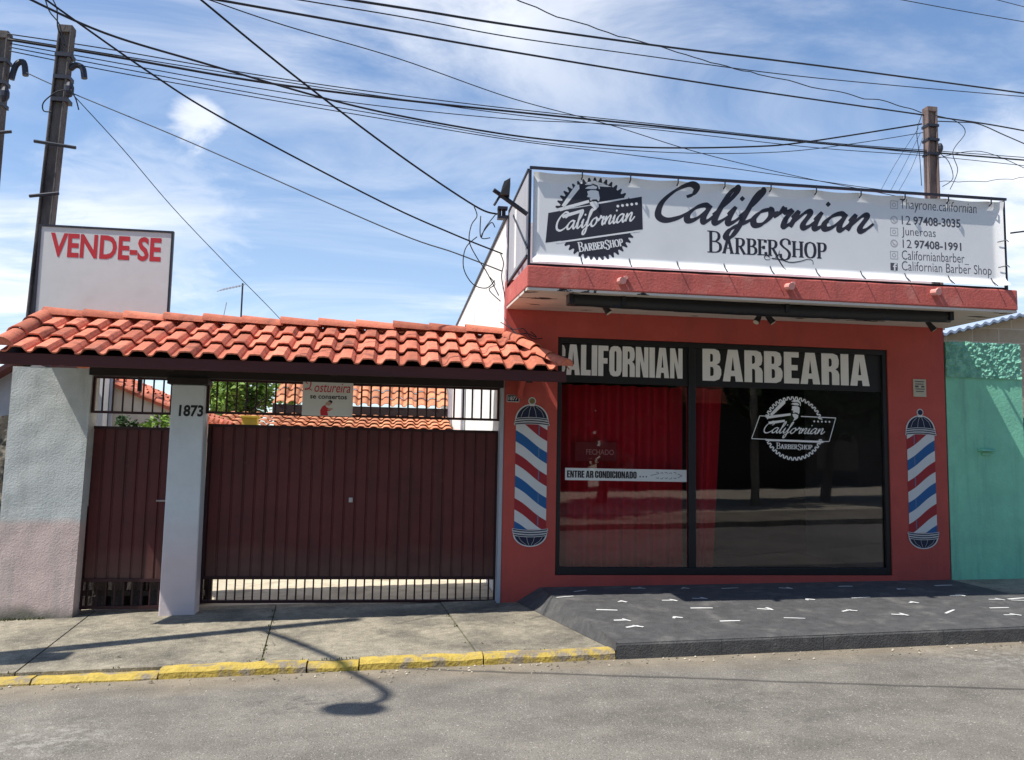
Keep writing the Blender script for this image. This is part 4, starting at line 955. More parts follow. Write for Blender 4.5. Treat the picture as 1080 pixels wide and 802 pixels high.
# ------------------------------------------------------------------ gates
def gate(name, x0, x1, zb, zs, zt, label, cat, handle=None, ribs=.115):
    y = GY; t = empty(name, (x0, y, zb), label, cat, 'maroon steel gates')
    b = B(); n = max(3, int(round((x1-x0-.06)/ribs))); w = (x1-x0-.06)/n; vs = []
    xs = []
    for i in range(n):
        for f, d in ((0, .012), (.08, .012), (.16, 0), (.92, 0)): xs.append((x0+.03+(i+f)*w, d))
    xs.append((x1-.03, .012))
    for x, d in xs: vs += [(x, y-.006+d, zs), (x, y-.006+d, zt-.03)]
    b.add(vs, [(2*i, 2*i+2, 2*i+3, 2*i+1) for i in range(len(xs)-1)])
    obj('sheet_panel', b, 'gate', t)
    b = B(); f = .035
    b.box(x0, x0+f, y-.02, y+.02, zb, zt); b.box(x1-f, x1, y-.02, y+.02, zb, zt); b.box(x0+f, x1-f, y-.02, y+.02, zb, zb+.03); b.box(x0+f, x1-f, y-.02, y+.02, zs-.03, zs+.002); b.box(x0+f, x1-f, y-.02, y+.02, zt-.03, zt)
    obj('frame', b, 'bar', t)
    b = B(); n = int(round((x1-x0)/.088))
    for i in range(1, n): x = x0+(x1-x0)*i/n; b.tube([(x, y, zb+.03), (x, y, zs-.03)], .009, 6)
    obj('lower_bars', b, 'bar', t)
    if handle:
        b = B(); hx, hz = handle; b.box(hx-.015, hx+.02, y-.035, y-.02, hz-.09, hz+.07); b.tube([(hx, y-.03, hz), (hx, y-.06, hz), (hx-.10, y-.06, hz)], .010, 6); obj('handle', b, 'zinc', t)
GY = .17
h = at(172, 528, GY)
gate('pedestrian_gate', -3.10, -2.245, .06, .36, 1.90, 'narrow maroon sheet steel door gate between the rough pillar and the numbered column', 'gate', (-2.29, h.z))
gate('driveway_gate', -1.93, 1.135, .115, .385, 1.95, 'wide maroon corrugated steel driveway gate beside the red wall', 'gate')
b = B(); p = at(370, 527, GY-.02); b.box(p.x-.02, p.x+.02, GY-.03, GY-.008, p.z-.03, p.z+.02)
tag(obj('gate_lock', b, 'zinc', bevel=.003), 'small steel lock on the middle of the wide driveway gate', 'lock')
def grille(x0, x1, z0, z1, label):
    t = empty('transom_grille', (x0, .03, z0), label, 'grille', 'barred grilles above the gates')
    b = B(); b.box(x0, x1, .015, .045, z0, z0+.025); b.box(x0, x0+.025, .015, .045, z0+.025, z1); b.box(x1-.025, x1, .015, .045, z0+.025, z1); b.box(x0+.025, x1-.025, .015, .045, z1-.02, z1); obj('frame', b, 'bar', t)
    b = B(); n = int(round((x1-x0)/.098))
    for i in range(1, n): x = x0+(x1-x0)*i/n; b.tube([(x, .03, z0+.025), (x, .03, z1-.02)], .010, 6)
    obj('bars', b, 'bar', t)
grille(-3.045, -2.265, 2.025, 2.40, 'short dark barred grille above the narrow gate')
grille(-1.93, 1.11, 2.05, 2.404, 'long dark barred grille above the wide driveway gate')
b = B(); b.box(1.118, 1.157, -.01, .15, -.05, 2.5)
tag(obj('gate_post', b, 'greywall', bevel=.005), 'slim grey steel gate post against the red shop wall', 'post')

# seamstress sign hung on the grille
q = (at(320, 398, -.02).x, at(373, 400, -.02).x, at(345, 439, -.02).z, at(345, 397.5, -.02).z)
t = empty('seamstress_sign', (q[0], -.02, q[2]), 'small white hand painted seamstress sign hung on the grille above the wide gate', 'sign')
b = B(); b.box(q[0], q[1], -.028, -.012, q[2], q[3]); obj('board', b, 'signwhite', t, bevel=.002)
W_, H_ = q[1]-q[0], q[3]-q[2]; y = -.0295
b = B()
put2d(b, text2d('ostureira', .004), (q[0]+W_*.22, q[0]+W_*.94, q[3]-H_*.40, q[3]-H_*.17), y, .15)
b.ribbon(catmull([(q[0]+W_*x, q[2]+H_*z) for x, z in ((.10,.80),(.06,.84),(.08,.91),(.14,.90),(.155,.80),(.13,.70),(.07,.65),(.05,.67),(.10,.69),(.18,.64))], 6), lambda d, t: .006+.006*abs(d.y), y, lift=.0005)
obj('red_lettering', b, 'signred', t)
b = B(); put2d(b, text2d('se consertos', .02), (q[0]+W_*.15, q[0]+W_*.88, q[3]-H_*.57, q[3]-H_*.465), y); obj('black_lettering', b, 'signblack', t)
F2 = lambda pts: [(q[0]+W_*x, q[2]+H_*z) for x, z in pts]
b = B(); b.cur = 0; fl(b, F2([(.37,.01),(.52,.01),(.50,.12),(.57,.14),(.56,.19),(.48,.22),(.46,.28),(.40,.24),(.36,.14)]), y); b.cur = 1; fl(b, F2([(.46,.28),(.53,.26),(.58,.30),(.57,.35),(.50,.36),(.46,.33)]), y-.0005); fl(b, F2([(.50,.15),(.60,.16),(.61,.20),(.52,.20)]), y-.0015)
b.cur = 2; fl(b, F2([(.50,.37),(.55,.41),(.60,.37),(.58,.32),(.555,.34),(.55,.36)]), y-.001)
obj('figure_drawing', b, ['signred', 'skin', 'signblack'], t)

# for-sale board standing above the roof
Y = .55; a, c, d = at(44, 238, Y), at(181, 247, Y), at(44, 322, Y)
t = empty('sale_board', (a.x, Y, d.z), 'large white for sale board with red capitals standing above the tiled roof', 'sign')
x0, x1, z0, z1 = a.x, c.x, d.z-.14, (a.z+c.z)/2
b = B(); b.box(x0, x1, Y, Y+.03, z0, z1); obj('board', b, 'signwhite', t)
b = B(); e = .022
b.box(x0-e, x1+e, Y-.01, Y+.04, z1, z1+e); b.box(x0-e, x1+e, Y-.01, Y+.04, z0-e, z0); b.box(x0-e, x0, Y-.01, Y+.04, z0, z1); b.box(x1, x1+e, Y-.01, Y+.04, z0, z1)
obj('frame', b, 'steel', t)
for x in (x0+.15, x1-.25): b = B(); b.box(x-.02, x+.02, Y+.04, Y+.08, 2.3, z1); obj('post', b, 'steel', t)
b = B(); put2d(b, text2d('VENDE-SE', .03), (x0+.10, x1-.10, z1-.33, z1-.06), Y-.002); obj('lettering', b, 'signred', t)

# ------------------------------------------------------------------ right-hand neighbours
gw = empty('green_wall', (6.36, 0, .3), 'mint green boundary wall with rough render along its top, right of the barbershop', 'wall')
b = B(); b.box(6.352, 7.33, .01, .16, -.1, 2.72); obj('smooth_wall', b, 'green', gw)
b = B(); n1, n2 = 60, 28; vs = []
for j in range(n2+1):
    for i in range(n1+1):
        x = 6.352+(.965)*i/n1; z = 2.70+.42*j/n2+(.02*noise.noise(Vector((x*9, 4, 0))) if j == n2 else 0)
        vs.append((x, -.004-.022*max(0, noise.noise(Vector((x*22, 1, z*26)))+.15)-.012*noise.noise(Vector((x*48, 7, z*50))), z))
b.add(vs, [(j*(n1+1)+i, j*(n1+1)+i+1, (j+1)*(n1+1)+i+1, (j+1)*(n1+1)+i) for j in range(n2) for i in range(n1)])
b.box(6.352, 7.317, .005, .15, 2.722, 3.11)
obj('rough_band', b, 'rough', gw)
p = at(1040, 476, 0); b = B(); b.box(p.x-.10, p.x+.10, -.012, .008, p.z-.005, p.z+.028); b.hexa([(p.x-.085,-.05,p.z-.005),(p.x+.085,-.05,p.z-.005),(p.x+.095,.008,p.z+.0),(p.x-.095,.008,p.z+.0),(p.x-.085,-.055,p.z+.004),(p.x+.085,-.055,p.z+.004),(p.x+.095,-.013,p.z+.026),(p.x-.095,-.013,p.z+.026)]); b.box(p.x-.05, p.x+.05, -.008, .008, p.z-.05, p.z-.012)
obj('letter_slot', b, 'green', gw, bevel=.003)
b = B(); a, c = at(999, 352, .12), at(999, 420, .12); b.box(6.337, 6.35, .02, .15, -.1, 3.22)  # black strip painted in for the shade between the two walls
tag(obj('wall_gap_shade', b, 'frame'), 'thin black strip standing in for the shadow in the gap between the barbershop and the green wall', 'strip')
bh = empty('block_house', (7.5, 1.6, 0), 'unpainted cream block building with corrugated roof behind the green wall', 'house')
a, c = at(1002, 352, 1.6), at(1080, 333, 1.6); sl = (c.z-a.z)/(c.x-a.x)
b = B(); b.prism([(6.4,-.2),(11.5,-.2),(11.5,a.z+sl*(11.5-a.x)-.02),(6.4,a.z+sl*(6.4-a.x)-.02)], 1.6, 7); obj('block_wall', b, 'block', bh)
b = B(); n = 320; vs = []
for i in range(n+1):
    x = 6.4+5.1*i/n; z = a.z+sl*(x-a.x)+.016*math.sin(x*2*math.pi/.13)
    vs += [(x, 1.42, z), (x, 7.2, z), (x, 1.42, z+.035), (x, 7.2, z+.035)]
b.add(vs, [f for i in range(n) for f in ((4*i, 4*i+1, 4*i+5, 4*i+4), (4*i+2, 4*i+6, 4*i+7, 4*i+3), (4*i, 4*i+4, 4*i+6, 4*i+2))]); obj('corrugated_roof', b, 'fibre', bh)
b = B(); 
sgt = empty('side_gate', (7.36, .05, .4), 'dark barred gate at the right edge beyond the green wall', 'gate')
b.box(7.335, 7.37, .03, .07, .3, 2.25); b.box(8.4, 8.44, .03, .07, .3, 2.25); b.box(7.37, 8.4, .03, .07, .45, .49); b.box(7.37, 8.4, .03, .07, 2.2, 2.25); obj('frame', b, 'frame', sgt)
b = B()
for i in range(11): b.tube([(7.44+.09*i, .05, .49), (7.44+.09*i, .05, 2.2)], .011, 6)
obj('bars', b, 'frame', sgt)

# ------------------------------------------------------------------ left neighbours and yard
nh = empty('neighbour_house', (-6, 2.6, 0), 'grey blue rendered house with a brown eave at the far left edge', 'house')
a, c = at(0, 397, 2.5), at(16, 388, 2.5); sl = (c.z-a.z)/(c.x-a.x)
x1 = at(17, 400, 2.6).x+.15
b = B(); b.prism([(-9,-.3),(x1,-.3),(x1,a.z+sl*(x1-a.x)),(-9,a.z+sl*(-9-a.x))], 2.6, 6); obj('wall', b, 'greywall', nh)
b = B(); b.hexa([(-9,2.35,a.z+sl*(-9-a.x)),(x1+.05,2.35,a.z+sl*(x1+.05-a.x)),(x1+.05,6,a.z+sl*(x1-a.x)),(-9,6,a.z+sl*(-9-a.x)),(-9,2.35,a.z+sl*(-9-a.x)+.1),(x1+.05,2.35,a.z+sl*(x1-a.x)+.1),(x1+.05,6,a.z+sl*(x1-a.x)+.1),(-9,6,a.z+sl*(-9-a.x)+.1)]); obj('eave', b, 'maroon', nh)
b = B(); zt = at(3, 440, .7).z; n1, n2 = 40, 30; vs = []
for j in range(n2+1):
    for i in range(n1+1):
        x = -6.2+2.3*i/n1; z = -.3+(zt+.3)*j/n2; vs.append((x, .6+.05*noise.noise(Vector((x*5, 0, z*6))), z+(.05*noise.noise(Vector((x*6, 2, 0))) if j == n2 else 0)))
b.add(vs, [(j*(n1+1)+i, j*(n1+1)+i+1, (j+1)*(n1+1)+i+1, (j+1)*(n1+1)+i) for j in range(n2) for i in range(n1)]); b.box(-6.2, -3.9, .68, .9, -.3, zt-.06)
tag(obj('stone_wall', b, 'stone'), 'dark rubble stone wall beside the rough pillar at the left edge', 'wall')

sh = empty('yard_outbuilding', (-4, 5, 0), 'cream gabled outbuilding with a red tiled verge seen above the narrow gate', 'outbuilding')
a, c = at(118, 404, 5), at(184, 432, 5); sl = (c.z-a.z)/(c.x-a.x); xa, xb = at(60, 430, 5).x, at(205, 430, 5).x
b = B(); b.prism([(xa,-.1),(xb,-.1),(xb,a.z+sl*(xb-a.x)-.04),(xa,a.z+sl*(xa-a.x)-.04)], 5, 8.5); obj('wall', b, 'creamwall', sh)
b = B(); cap_tiles(b, (xb+.12, 4.93, a.z+sl*(xb+.12-a.x)), (xa, 4.93, a.z+sl*(xa-a.x)), 9, .07)
for k in range(1, 9): cap_tiles(b, (xb+.12, 4.93+.4*k, a.z+sl*(xb+.12-a.x)), (xa, 4.93+.4*k, a.z+sl*(xa-a.x)), 9, .09)
b.hexa([(xa,4.92,a.z+sl*(xa-a.x)-.045),(xb+.1,4.92,a.z+sl*(xb+.1-a.x)-.045),(xb+.1,8.6,a.z+sl*(xb+.1-a.x)-.045),(xa,8.6,a.z+sl*(xa-a.x)-.045),(xa,4.92,a.z+sl*(xa-a.x)+.005),(xb+.1,4.92,a.z+sl*(xb+.1-a.x)+.005),(xb+.1,8.6,a.z+sl*(xb+.1-a.x)+.005),(xa,8.6,a.z+sl*(xa-a.x)+.005)])
obj('tiled_roof', b, 'tile', sh)
b = B(); p = at(116, 430, 4.9); b.tube([(p.x, 4.9, .1), (p.x, 4.9, 2.9)], .05, 8); obj('drainpipe', b, 'greywall', sh)
b = B(); p = at(104, 430, 4.6); b.box(p.x-.14, p.x+.10, 4.5, 4.7, -.1, 2.8); obj('buttress', b, 'signwhite', sh)

yh = empty('yard_house', (-.6, 8, 0), 'house behind the yard with two stepped old tile roofs above the wide gate', 'house')
e1 = at(380, 429, 9); x0, x1 = at(288, 420, 9).x, 1.12
b = B(); tile_field(b, x0, x1, 9, e1.z, 12.6, e1.z+1.75, rows=10, jit=.008); obj('main_roof_tiles', b, 'oldtile', yh)
b = B(); b.box(x0, x1, 8.96, 9.0, e1.z-.21, e1.z+.0); b.box(x0, x1, 9.3, 9.4, -.1, e1.z-.0); obj('fascia_board', b, 'darkwood', yh)
b = B(); e2 = at(380, 441.5, 8.7); tile_field(b, at(222, 445, 7.5).x, x1, 6.0, e2.z-.62, 8.9, e2.z+.03, rows=8, jit=.008); obj('porch_roof_tiles', b, 'oldtile', yh)
b = B(); b.box(at(225, 445, 7.5).x, x1, 6.3, 6.4, -.1, e2.z-.62); obj('wall', b, 'creamwall', yh)
b = B(); b.tube([(x1-.3, 12.6, e1.z+1.7), (x0, 12.6, e1.z+1.7)], .09, 8); obj('ridge', b, 'oldtile', yh)
p, q = at(256, 299, 12), at(256, 335, 12)
an = empty('tv_antenna', (p.x, 12, q.z), 'thin metal television antenna standing behind the tiled roof', 'antenna')
b = B(); b.tube([(p.x, 12, 3.2), (p.x, 12, p.z)], .022, 6); obj('mast', b, 'steel', an)
b = B(); g = at(233, 306, 12.2); b.tube([(p.x+.02, 12, p.z-.05), (g.x, 12.2, g.z)], .012, 5)
for k in range(8): s = Vector((p.x, 12, p.z-.05)).lerp(Vector((g.x, 12.2, g.z)), k/7); b.tube([s+Vector((-.02,-.3,-.10)), s+Vector((.02,.3,.10))], .010, 5)
b.tube([at(236, 333, 12.2), at(239, 319, 12.2)], .012, 5)
obj('boom', b, 'zinc', an)

def leaves(b, c, r, n, size, sq=1.0, clumps=9, lean=None):
    cs = []
    for _ in range(clumps):
        d = Vector((random.gauss(0,1), random.gauss(0,1), random.gauss(0,1))).normalized()*random.uniform(.35, .85)
        cs.append((Vector((c[0]+d.x*r, c[1]+d.y*r, c[2]+d.z*r*sq)), r*random.uniform(.28, .5)))
    for _ in range(n):
        cc, cr = random.choice(cs); d = Vector((random.gauss(0,1), random.gauss(0,1), random.gauss(0,1))).normalized()*cr*random.random()**.4
        p = cc+d; a = Vector((random.gauss(0,1), random.gauss(0,1), random.gauss(0,.6))).normalized(); e_ = a.orthogonal().normalized(); e_ = Matrix.Rotation(random.uniform(0, 6.28), 3, a) @ e_
        s = size*random.uniform(.6, 1.4); b.add([p-a*s, p+e_*s*.4, p+a*s, p-e_*s*.4], [(0,1,2,3)])
def tree(name, base, crown, r, n, size, m, label, sq=1.0, clumps=12, tr=.12, group=None):
    t = empty(name, tuple(base), label, 'tree', group)
    b = B(); base = Vector(base); c = Vector(crown)
    b.tube([base, base.lerp(c, .5)+Vector((.1*r, 0, 0)), c], tr, 8, True, tr*.4)
    for k in range(6):
        d = Vector((math.cos(k*1.05+.3), math.sin(k*1.05+.3), random.uniform(.1, .8)))*r*.7; s = base.lerp(c, random.uniform(.6, .95)); b.tube([s, s+d*.5+Vector((0,0,.1*r)), s+d], tr*.4, 6, True, tr*.1)
    obj('trunk', b, 'bark', t)
    b = B(); leaves(b, c, r, n, size, sq, clumps); obj('crown', b, m, t)
p = at(262, 413, 11)
tree('yard_tree', (p.x, 11, .1), (p.x, 11, p.z-.1), .95, 3200, .085, 'leaf', 'sunlit yellow green tree in the yard seen through the grille above the wide gate', .8, 16, .07)
p = at(232, 420, 10.2)
tree('yard_tree', (p.x, 10.2, .1), (p.x, 10.2, p.z), .55, 1400, .075, 'leaf', 'small bright green bush tree just right of the numbered column', .9, 10, .05)
def shrub(u, v, Y, r, n, label):
    p = at(u, v, Y); t = empty('shrub', (p.x, Y, .1), label, 'shrub', 'shrubs behind the narrow gate'); b = B(); b.tube([(p.x, Y, .1), (p.x, Y, p.z)], .02, 6); obj('stem', b, 'bark', t)
    b = B(); leaves(b, (p.x, Y, p.z-.02), r, n, .05, .7, 8); obj('foliage', b, 'leaf' if u > 150 else 'darkleaf', t)
shrub(136, 448, 3.4, .20, 200, 'dark green shrub top showing over the narrow gate')
shrub(166, 449, 3.2, .24, 240, 'light green shrub top showing over the narrow gate near the column')
b = B()
for i in range(7):
    for j in range(3): b.box(-3.25+.19*i, -3.25+.19*i+.12, .45, .55, .03+.17*j, .03+.17*j+.11)
b.box(-3.35, -1.9, .60, .66, -.05, .62)  # solid dark sheet added behind the blocks so their openings look shaded
for j in range(4): b.box(-3.3, -1.95, .47, .53, -.03+.17*j, .025+.17*j)
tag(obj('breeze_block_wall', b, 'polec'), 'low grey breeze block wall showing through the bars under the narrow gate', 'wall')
p = at(264, 441, 3.0); b = B(); b.box(p.x-.10, p.x+.10, 2.95, 3.1, 0, p.z)
b.box(p.x-.12, p.x+.12, 2.93, 3.12, p.z, p.z+.03)
tag(obj('yellow_post', b, 'yellowpost', bevel=.004), 'short yellow masonry post showing just above the wide gate', 'post')

# ------------------------------------------------------------------ poles, lamp, cables
def util_pole(u0, v0, u1, v1, Y, w, m, label, steps=(), hook=None, taper=.3, lean=0):
    a = at((u0+u1)/2, v0, Y); zb = -.3
    t = empty('utility_pole', (a.x, Y, 0), label, 'utility pole', 'concrete utility poles')
    W0 = w/2; Wb = W0*(1+taper); xt = a.x; xb = a.x+lean
    b = B()
    # double-T section: two flanges and a recessed web
    for s in (-1, 1):
        b.hexa([(xb+s*Wb-.0-(.30*Wb if s > 0 else 0), Y-Wb*.8, zb), (xb+s*Wb+(.30*Wb if s < 0 else 0), Y-Wb*.8, zb), (xb+s*Wb+(.30*Wb if s < 0 else 0), Y+Wb*.8, zb), (xb+s*Wb-(.30*Wb if s > 0 else 0), Y+Wb*.8, zb),
                (xt+s*W0-(.30*W0 if s > 0 else 0), Y-W0*.8, a.z), (xt+s*W0+(.30*W0 if s < 0 else 0), Y-W0*.8, a.z), (xt+s*W0+(.30*W0 if s < 0 else 0), Y+W0*.8, a.z), (xt+s*W0-(.30*W0 if s > 0 else 0), Y+W0*.8, a.z)])
    k = .69; b.hexa([(xb-Wb*k,Y-Wb*.35,zb),(xb+Wb*k,Y-Wb*.35,zb),(xb+Wb*k,Y+Wb*.35,zb),(xb-Wb*k,Y+Wb*.35,zb),(xt-W0*k,Y-W0*.35,a.z-.01),(xt+W0*k,Y-W0*.35,a.z-.01),(xt+W0*k,Y+W0*.35,a.z-.01),(xt-W0*k,Y+W0*.35,a.z-.01)])
    b.box(xt-W0*1.02, xt+W0*1.02, Y-W0*.82, Y+W0*.82, a.z-.10, a.z+.02)
    obj('shaft', b, m, t, bevel=.01)
    for p0, p1 in steps:
        b = B(); b.tube([at(*p0, Y-.18), at(*p1, Y-.18)], .025, 6); obj('step_rod', b, 'steel', t)
    if hook:
        b = B(); b.tube(catmull([at(u, v, Y) for u, v in hook], 6), .045, 8); obj('cable_hook', b, 'steel', t)
    # clamps and splices
    for k in range(3): b = B(); z = a.z-.45-.35*k; b.box(xt-W0*1.15, xt+W0*1.15, Y-W0*.95, Y+W0*.95, z-.03, z+.03); obj('clamp', b, 'steel', t)
    b = B(); b.ball((xt+W0*1.3, Y-.1, a.z-1.0), .07, 5, 1.8); obj('splice_case', b, 'steel', t)
    return a
util_pole(62, 30, 80, 30, 4.0, .20, 'polec', 'dark weathered concrete utility pole with step rods behind the sale board', [((36,149),(80,156)), ((31,207),(62,204))], [(74,73),(80,69),(87,72),(89,83)], .12, -.26)
util_pole(-7, 36, 14, 36, 4.4, .21, 'polec', 'dark concrete utility pole cut by the left edge of the view', [((0,140),(12,139))], [(12,84),(17,69),(25,66),(27,80)], .12, -.05)
util_pole(974, 115, 987, 115, 9.0, .26, 'poler', 'brown concrete utility pole rising behind the right end of the banner', [], None, .2)
# street lamp left of the view, whose shadow falls across the pavement
def street_lamp(x, y):
    t = empty('street_lamp', (x, y, zpav(x, y)), 'tall street lamp pole with one curved arm reaching over the road, left of the view', 'street lamp')
    z0 = zpav(x, y)-.1
    b = B(); b.tube([(x, y, z0), (x, y, 8.5)], .12, 12, True, .085); obj('pole', b, 'polec', t, smooth=True)
    b = B(); b.tube(catmull([(x, y, 7.0), (x+.28, y-.6, 7.2), (x+.56, y-1.3, 7.4), (x+.77, y-2.05, 7.6), (x+.78, y-2.33, 7.62), (x+.70, y-2.45, 7.6)], 6), .04, 8); obj('arm', b, 'zinc', t, smooth=True)
    b = B(); b.ball((x+.60, y-2.55, 7.6),   .17, 8, .6); b.v = [(x+.60+(vx-x-.60)*1.3, vy-(vx-x-.6)*.25, vz) for vx, vy, vz in b.v]; obj('lamp_head', b, 'lamphead', t, smooth=True)
    b = B(); b.box(x-.34, x+.22, y-.36, y-.11, 3.6, 4.2); obj('junction_box', b, 'zinc', t)
street_lamp(-5.22, -2.06)

WIRES = [
 (.030, [(20,-6,3),(110,35,3.6),(215,67,4.4),(350,106,5.4),(440,126,6),(540,143,6.8),(615,151,7.2),(690,156,7.7),(790,155,8.2),(850,150,8.5),(972,131,9)], 'thick black cable sagging low over the banner up to the right pole'),
 (.034, [(8,42,4.3),(120,60,4.7),(270,86,5.4),(400,103,6),(540,118,6.7),(700,134,7.5),(860,151,8.3),(982,161,9),(1090,170,9.6)], 'thickest black cable of the bundle running between the two concrete poles'),
 (.016, [(8,36,4.3),(120,53,4.7),(270,79,5.4),(400,98,6),(540,115,6.7),(700,132,7.5),(860,149.5,8.3),(982,159,9),(1090,167,9.6)], 'thin upper cable of the bundle between the concrete poles'),
 (.014, [(8,40,4.3),(120,58,4.7),(270,82,5.4),(400,101.5,6),(540,121,6.7),(700,138,7.5),(860,156,8.3),(982,165,9),(1090,176,9.6)], 'thin second cable of the bundle between the concrete poles'),
 (.014, [(10,46,4.3),(120,66,4.7),(270,93,5.4),(400,112,6),(540,126,6.7),(640,131,7.2),(760,141,7.8),(982,163,9)], 'thin third cable of the bundle between the concrete poles'),
 (.014, [(10,50,4.3),(120,71,4.7),(270,99,5.4),(400,121,6),(540,146,6.7),(640,157,7.2),(740,162,7.7),(830,160,8.3),(905,151,8.7),(974,140,9)], 'thin cable drooping below the bundle above the emblem'),
 (.014, [(10,54,4.3),(120,76,4.7),(270,103,5.4),(400,125,6),(540,148,6.7),(660,163,7.3),(760,176,7.8),(905,197,8.6),(980,207,9)], 'lowest thin cable of the bundle ending behind the banner'),
 (.015, [(290,-4,1.5),(430,19,2.2),(540,39.5,3),(680,59,4),(820,78,5),(950,91,6),(1090,103,7)], 'thin cable just below the topmost thick cable'),
 (.030, [(335,-5,1.5),(440,11,2.2),(540,27,3),(705,50,4.3),(890,73,6),(1090,100,7.5)], 'topmost thick black cable crossing the sky from upper left'),
 (.030, [(195,-6,2),(325,17,3),(420,34,3.8),(540,55,5),(755,90,7),(970,121,9),(1040,131,9.6),(1090,140,10)], 'thick black cable passing the top of the right pole'),
 (.014, [(215,-2,2),(300,27,2.8),(420,62,4),(540,104,5.4),(640,131,6.5),(740,162,7.6),(840,186,8.6),(905,199,8.9),(980,214,9)], 'thin cable falling from upper left behind the top of the banner'),
 (.017, [(207,-4,-1.8),(310,80,-1.3),(420,163,-.7),(500,217,-.1),(524,226,.15)], 'black service cable dropping steeply to the shop wall corner'),
 (.015, [(40,-6,-1.8),(155,75,-1.3),(240,128,-.9),(400,212,-.2),(480,248,.1),(530,268,.3)], 'long thin service cable dropping from upper left onto the white side wall'),
 (.013, [(28,77,4.3),(75,98,4),(200,150,3.2),(405,240,1.6),(480,267,.9),(529,286,.3)], 'thin service cable from the left pole to the white side wall'),
 (.011, [(75,98,4),(130,158,4.6),(183,220,5.4),(240,280,6.8),(292,333,8),(330,376,9.4)], 'thin slack wire falling from the left pole past the sale board'),
 (.018, [(542,-2,5),(620,28,6),(705,52,7),(775,72,7.6),(840,88,8.2),(900,101,8.6),(940,109,8.8),(972,119,9)], 'wavy twisted cable descending to the top of the right pole'),
 (.014, [(935,-3,6),(1010,11,6.5),(1090,25,7)], 'thin cable across the upper right corner'),
 (.012, [(1040,-3,6),(1090,10,6.4)], 'short thin cable in the extreme upper right corner'),
 (.022, [(985,128,9),(1010,129,9),(1032,131,9.2),(1060,143,9.6),(1090,156,10)], 'cable falling to the right from the top of the right pole'),
 (.012, [(987,192,9),(1040,191,9.3),(1090,186,9.6)], 'thin wavy wire at the lower right of the right pole'),
 (.014, [(985,168,9),(1035,160,9.3),(1090,182,9.8)], 'thin cable leaving the middle of the right pole to the right'),
 (.008, [(969,135,9),(945,172,8.7),(928,203,8.4)], 'leftmost hair thin stay wire beside the right pole'),
 (.008, [(971,140,9),(955,172,8.8),(938,204,8.5)], 'middle hair thin stay wire beside the right pole'),
 (.008, [(973,146,9),(962,176,8.9),(946,205,8.7)], 'rightmost hair thin stay wire beside the right pole'),
 (.016, [(1066,246,-.6),(1090,243,-.3)], 'short cable leaving the right end of the banner frame'),
]
def wob(pts, r, wavy=0):
    q = catmull([at(u, v, Y) for u, v, Y in pts], 8)
    return [p+Vector((0, 0, wavy*noise.noise(p*2.5))) for p in q]
for r, pts, label in WIRES:
    b = B(); b.tube(wob(pts, r, .05 if 'wavy' in label else 0), r*.62, 5)
    tag(obj('overhead_cable', b, 'cable', smooth=True), label, 'cable', 'overhead cables')
# loose loops of wire
def loops(name, label, paths, r, group=None):
    b = B()
    for pts in paths: b.tube(catmull([at(u, v, Y) for u, v, Y in pts], 7), r, 5)
    tag(obj(name, b, 'cable', smooth=True), label, 'cable', 'loose wire tangles')
loops('wire_tangle', 'tangle of loose black wire loops beside the white side wall', [
 [(500,218,.1),(503,228,.1),(497,238,.05),(495,255,0),(503,272,.1),(512,285,.2),(520,300,.2),(526,312,.2)],
 [(523,226,.1),(512,240,.1),(508,250,.1),(509,246,.15),(518,235,.1),(522,240,.1)],
 [(507,228,.1),(507,250,.1),(517,251,.1)],
 [(503,250,.1),(491,262,0),(489,283,0),(499,300,.05),(513,304,.1),(522,296,.1)],
 [(528,268,.12),(531,278,.14),(529,292,.15),(532,310,.15),(534,330,.15),(537,343,.1)],
 [(516,292,.2),(522,300,.2),(516,306,.2),(528,318,.2)]], .006)
loops('wire_tangle', 'tangle of loose wires hanging around the right concrete pole', [
 [(972,122,8.8),(967,140,8.8),(970,165,8.8),(972,196,8.8)], [(987,122,8.8),(1008,128,8.8),(1018,140,8.8),(1005,160,8.8),(1010,180,8.8),(1002,200,8.8)],
 [(988,160,8.8),(1000,170,8.8),(1005,188,8.8),(994,197,8.8)]], .009)
loops('wire_tangle', 'tangle of thin wires around the top of the left pole', [
 [(47,-3,3.8),(52,12,3.8),(62,25,3.8),(66,40,3.8),(70,50,3.8)], [(54,-3,3.8),(60,10,3.8),(61,30,3.8),(68,48,3.8)],
 [(68,95,3.8),(58,98,3.8),(46,108,3.8),(46,117,3.8),(55,118,3.8)], [(75,95,3.8),(80,105,3.8),(83,116,3.8)]], .010)
loops('wire_tangle', 'tangle of black wires over the end of the tiled roof by the shop', [
 [(528,340,-.05),(536,345,-.12),(545,352,-.2),(556,352,-.2),(566,356,-.25),(560,350,-.2)], [(532,336,-.03),(540,347,-.15),(552,347,-.2),(561,357,-.3),(572,357,-.3)], [(537,344,-.1),(548,355,-.25),(553,360,-.3)]], .005)
p, q = at(528, 228, .2), at(521, 222, .1)
t = empty('cable_bracket', tuple(p), 'small dark insulator bracket at the top corner of the white side wall', 'bracket')
b = B(); b.box(1.06, 1.17, .12, .20, p.z-.05, p.z-.02); b.box(1.06, 1.17, .12, .20, p.z+.06, p.z+.09); obj('bracket', b, 'steel', t)
for k in range(2): b = B(); b.tube([(1.08+.05*k, .16, p.z-.02), (1.08+.05*k, .16, p.z+.06)], .022, 8); obj('insulator', b, 'darkwood', t)

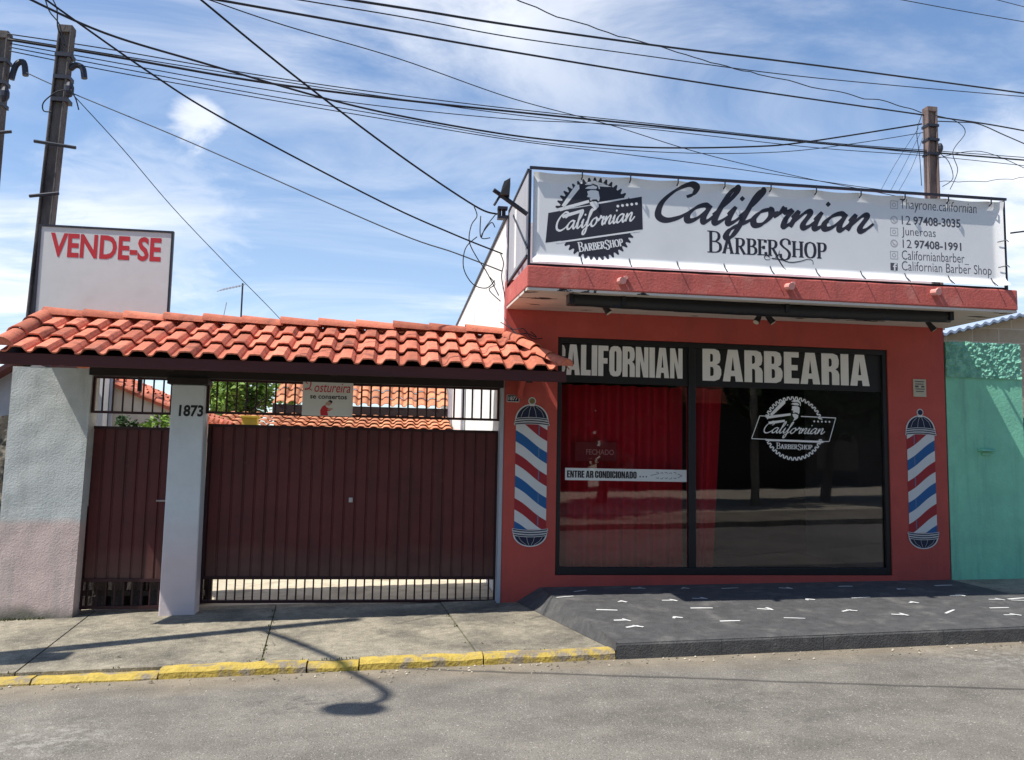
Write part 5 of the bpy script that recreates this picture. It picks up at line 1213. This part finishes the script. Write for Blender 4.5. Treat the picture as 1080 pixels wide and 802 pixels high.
# ------------------------------------------------------------------ across the street (reflected in the glass)
def house_across(x0, x1, h, m, label):
    t = empty('opposite_house', ((x0+x1)/2, -27, 0), label, 'house', 'houses across the street')
    zb = zroad((x0+x1)/2)
    b = B(); b.box(x0, x1, -33, -27, zb-.5, h); obj('wall', b, m, t)
    b = B(); b.box(x0-.3, x1+.3, -33.3, -26.6, h+.002, h+.12); b.prism([(x0-.3, h+.122), (x1+.3, h+.122), ((x0+x1)/2, h+1.5)], -33.2, -26.7); obj('roof', b, 'tile', t)
    for k in range(2):
        xc = x0+(x1-x0)*(.28+.44*k); b = B(); b.box(xc-.7, xc+.7, -26.998, -26.95, zb+1.1, zb+2.3); f = obj('window', b, 'frame', t)
        b = B(); b.box(xc-.62, xc+.62, -26.949, -26.94, zb+1.18, zb+2.22); obj('pane', b, 'floorin', f)
house_across(-14, -5, 4.6, 'farwall', 'brown house with tiled gable beyond the lot across the street')
house_across(-3.5, 8.4, 4.2, 'farwall', 'wide brown house with tiled gable across the street behind the camera')
house_across(10.4, 19, 4.4, 'farwall', 'low dark house with tiled gable across the street to the right')
house_across(21, 34, 4.8, 'farwall', 'long brown house with tiled gable far right across the street')
for k, (x, y, h, r, lb) in enumerate(((-5.5,-17.0,6.2,3.0,'broad dark street tree across the road on the left'), (0.6,-15.5,6.6,3.1,'tall dark street tree across the road in the middle'), (6.6,-17.5,6.4,3.3,'rounded dark street tree across the road on the right'), (13.4,-16.0,6.6,3.2,'dark street tree at the right across the road'), (20,-17.2,6.6,3.5,'last dark street tree across the road'))):
    tree('street_tree', (x, y, zroad(x)), (x, y, h-1.2), r+.5, 11000, .26, 'darkleaf', lb, .8, 24, .17, 'street trees across the road')
p = at(797, 480, 14.5)
t = empty('lamp_post', (p.x, -14.5, zroad(p.x)), 'pale concrete lamp post across the street between the trees', 'lamp post')
b = B(); b.tube([(p.x, -14.5, zroad(p.x)), (p.x, -14.5, 8)], .13, 10, True, .09); obj('shaft', b, 'concrete', t)
b = B(); b.tube(catmull([(p.x, -14.5, 7.8), (p.x, -13.9, 8.2), (p.x, -13, 8.3)], 5), .05, 6); obj('arm', b, 'zinc', t)
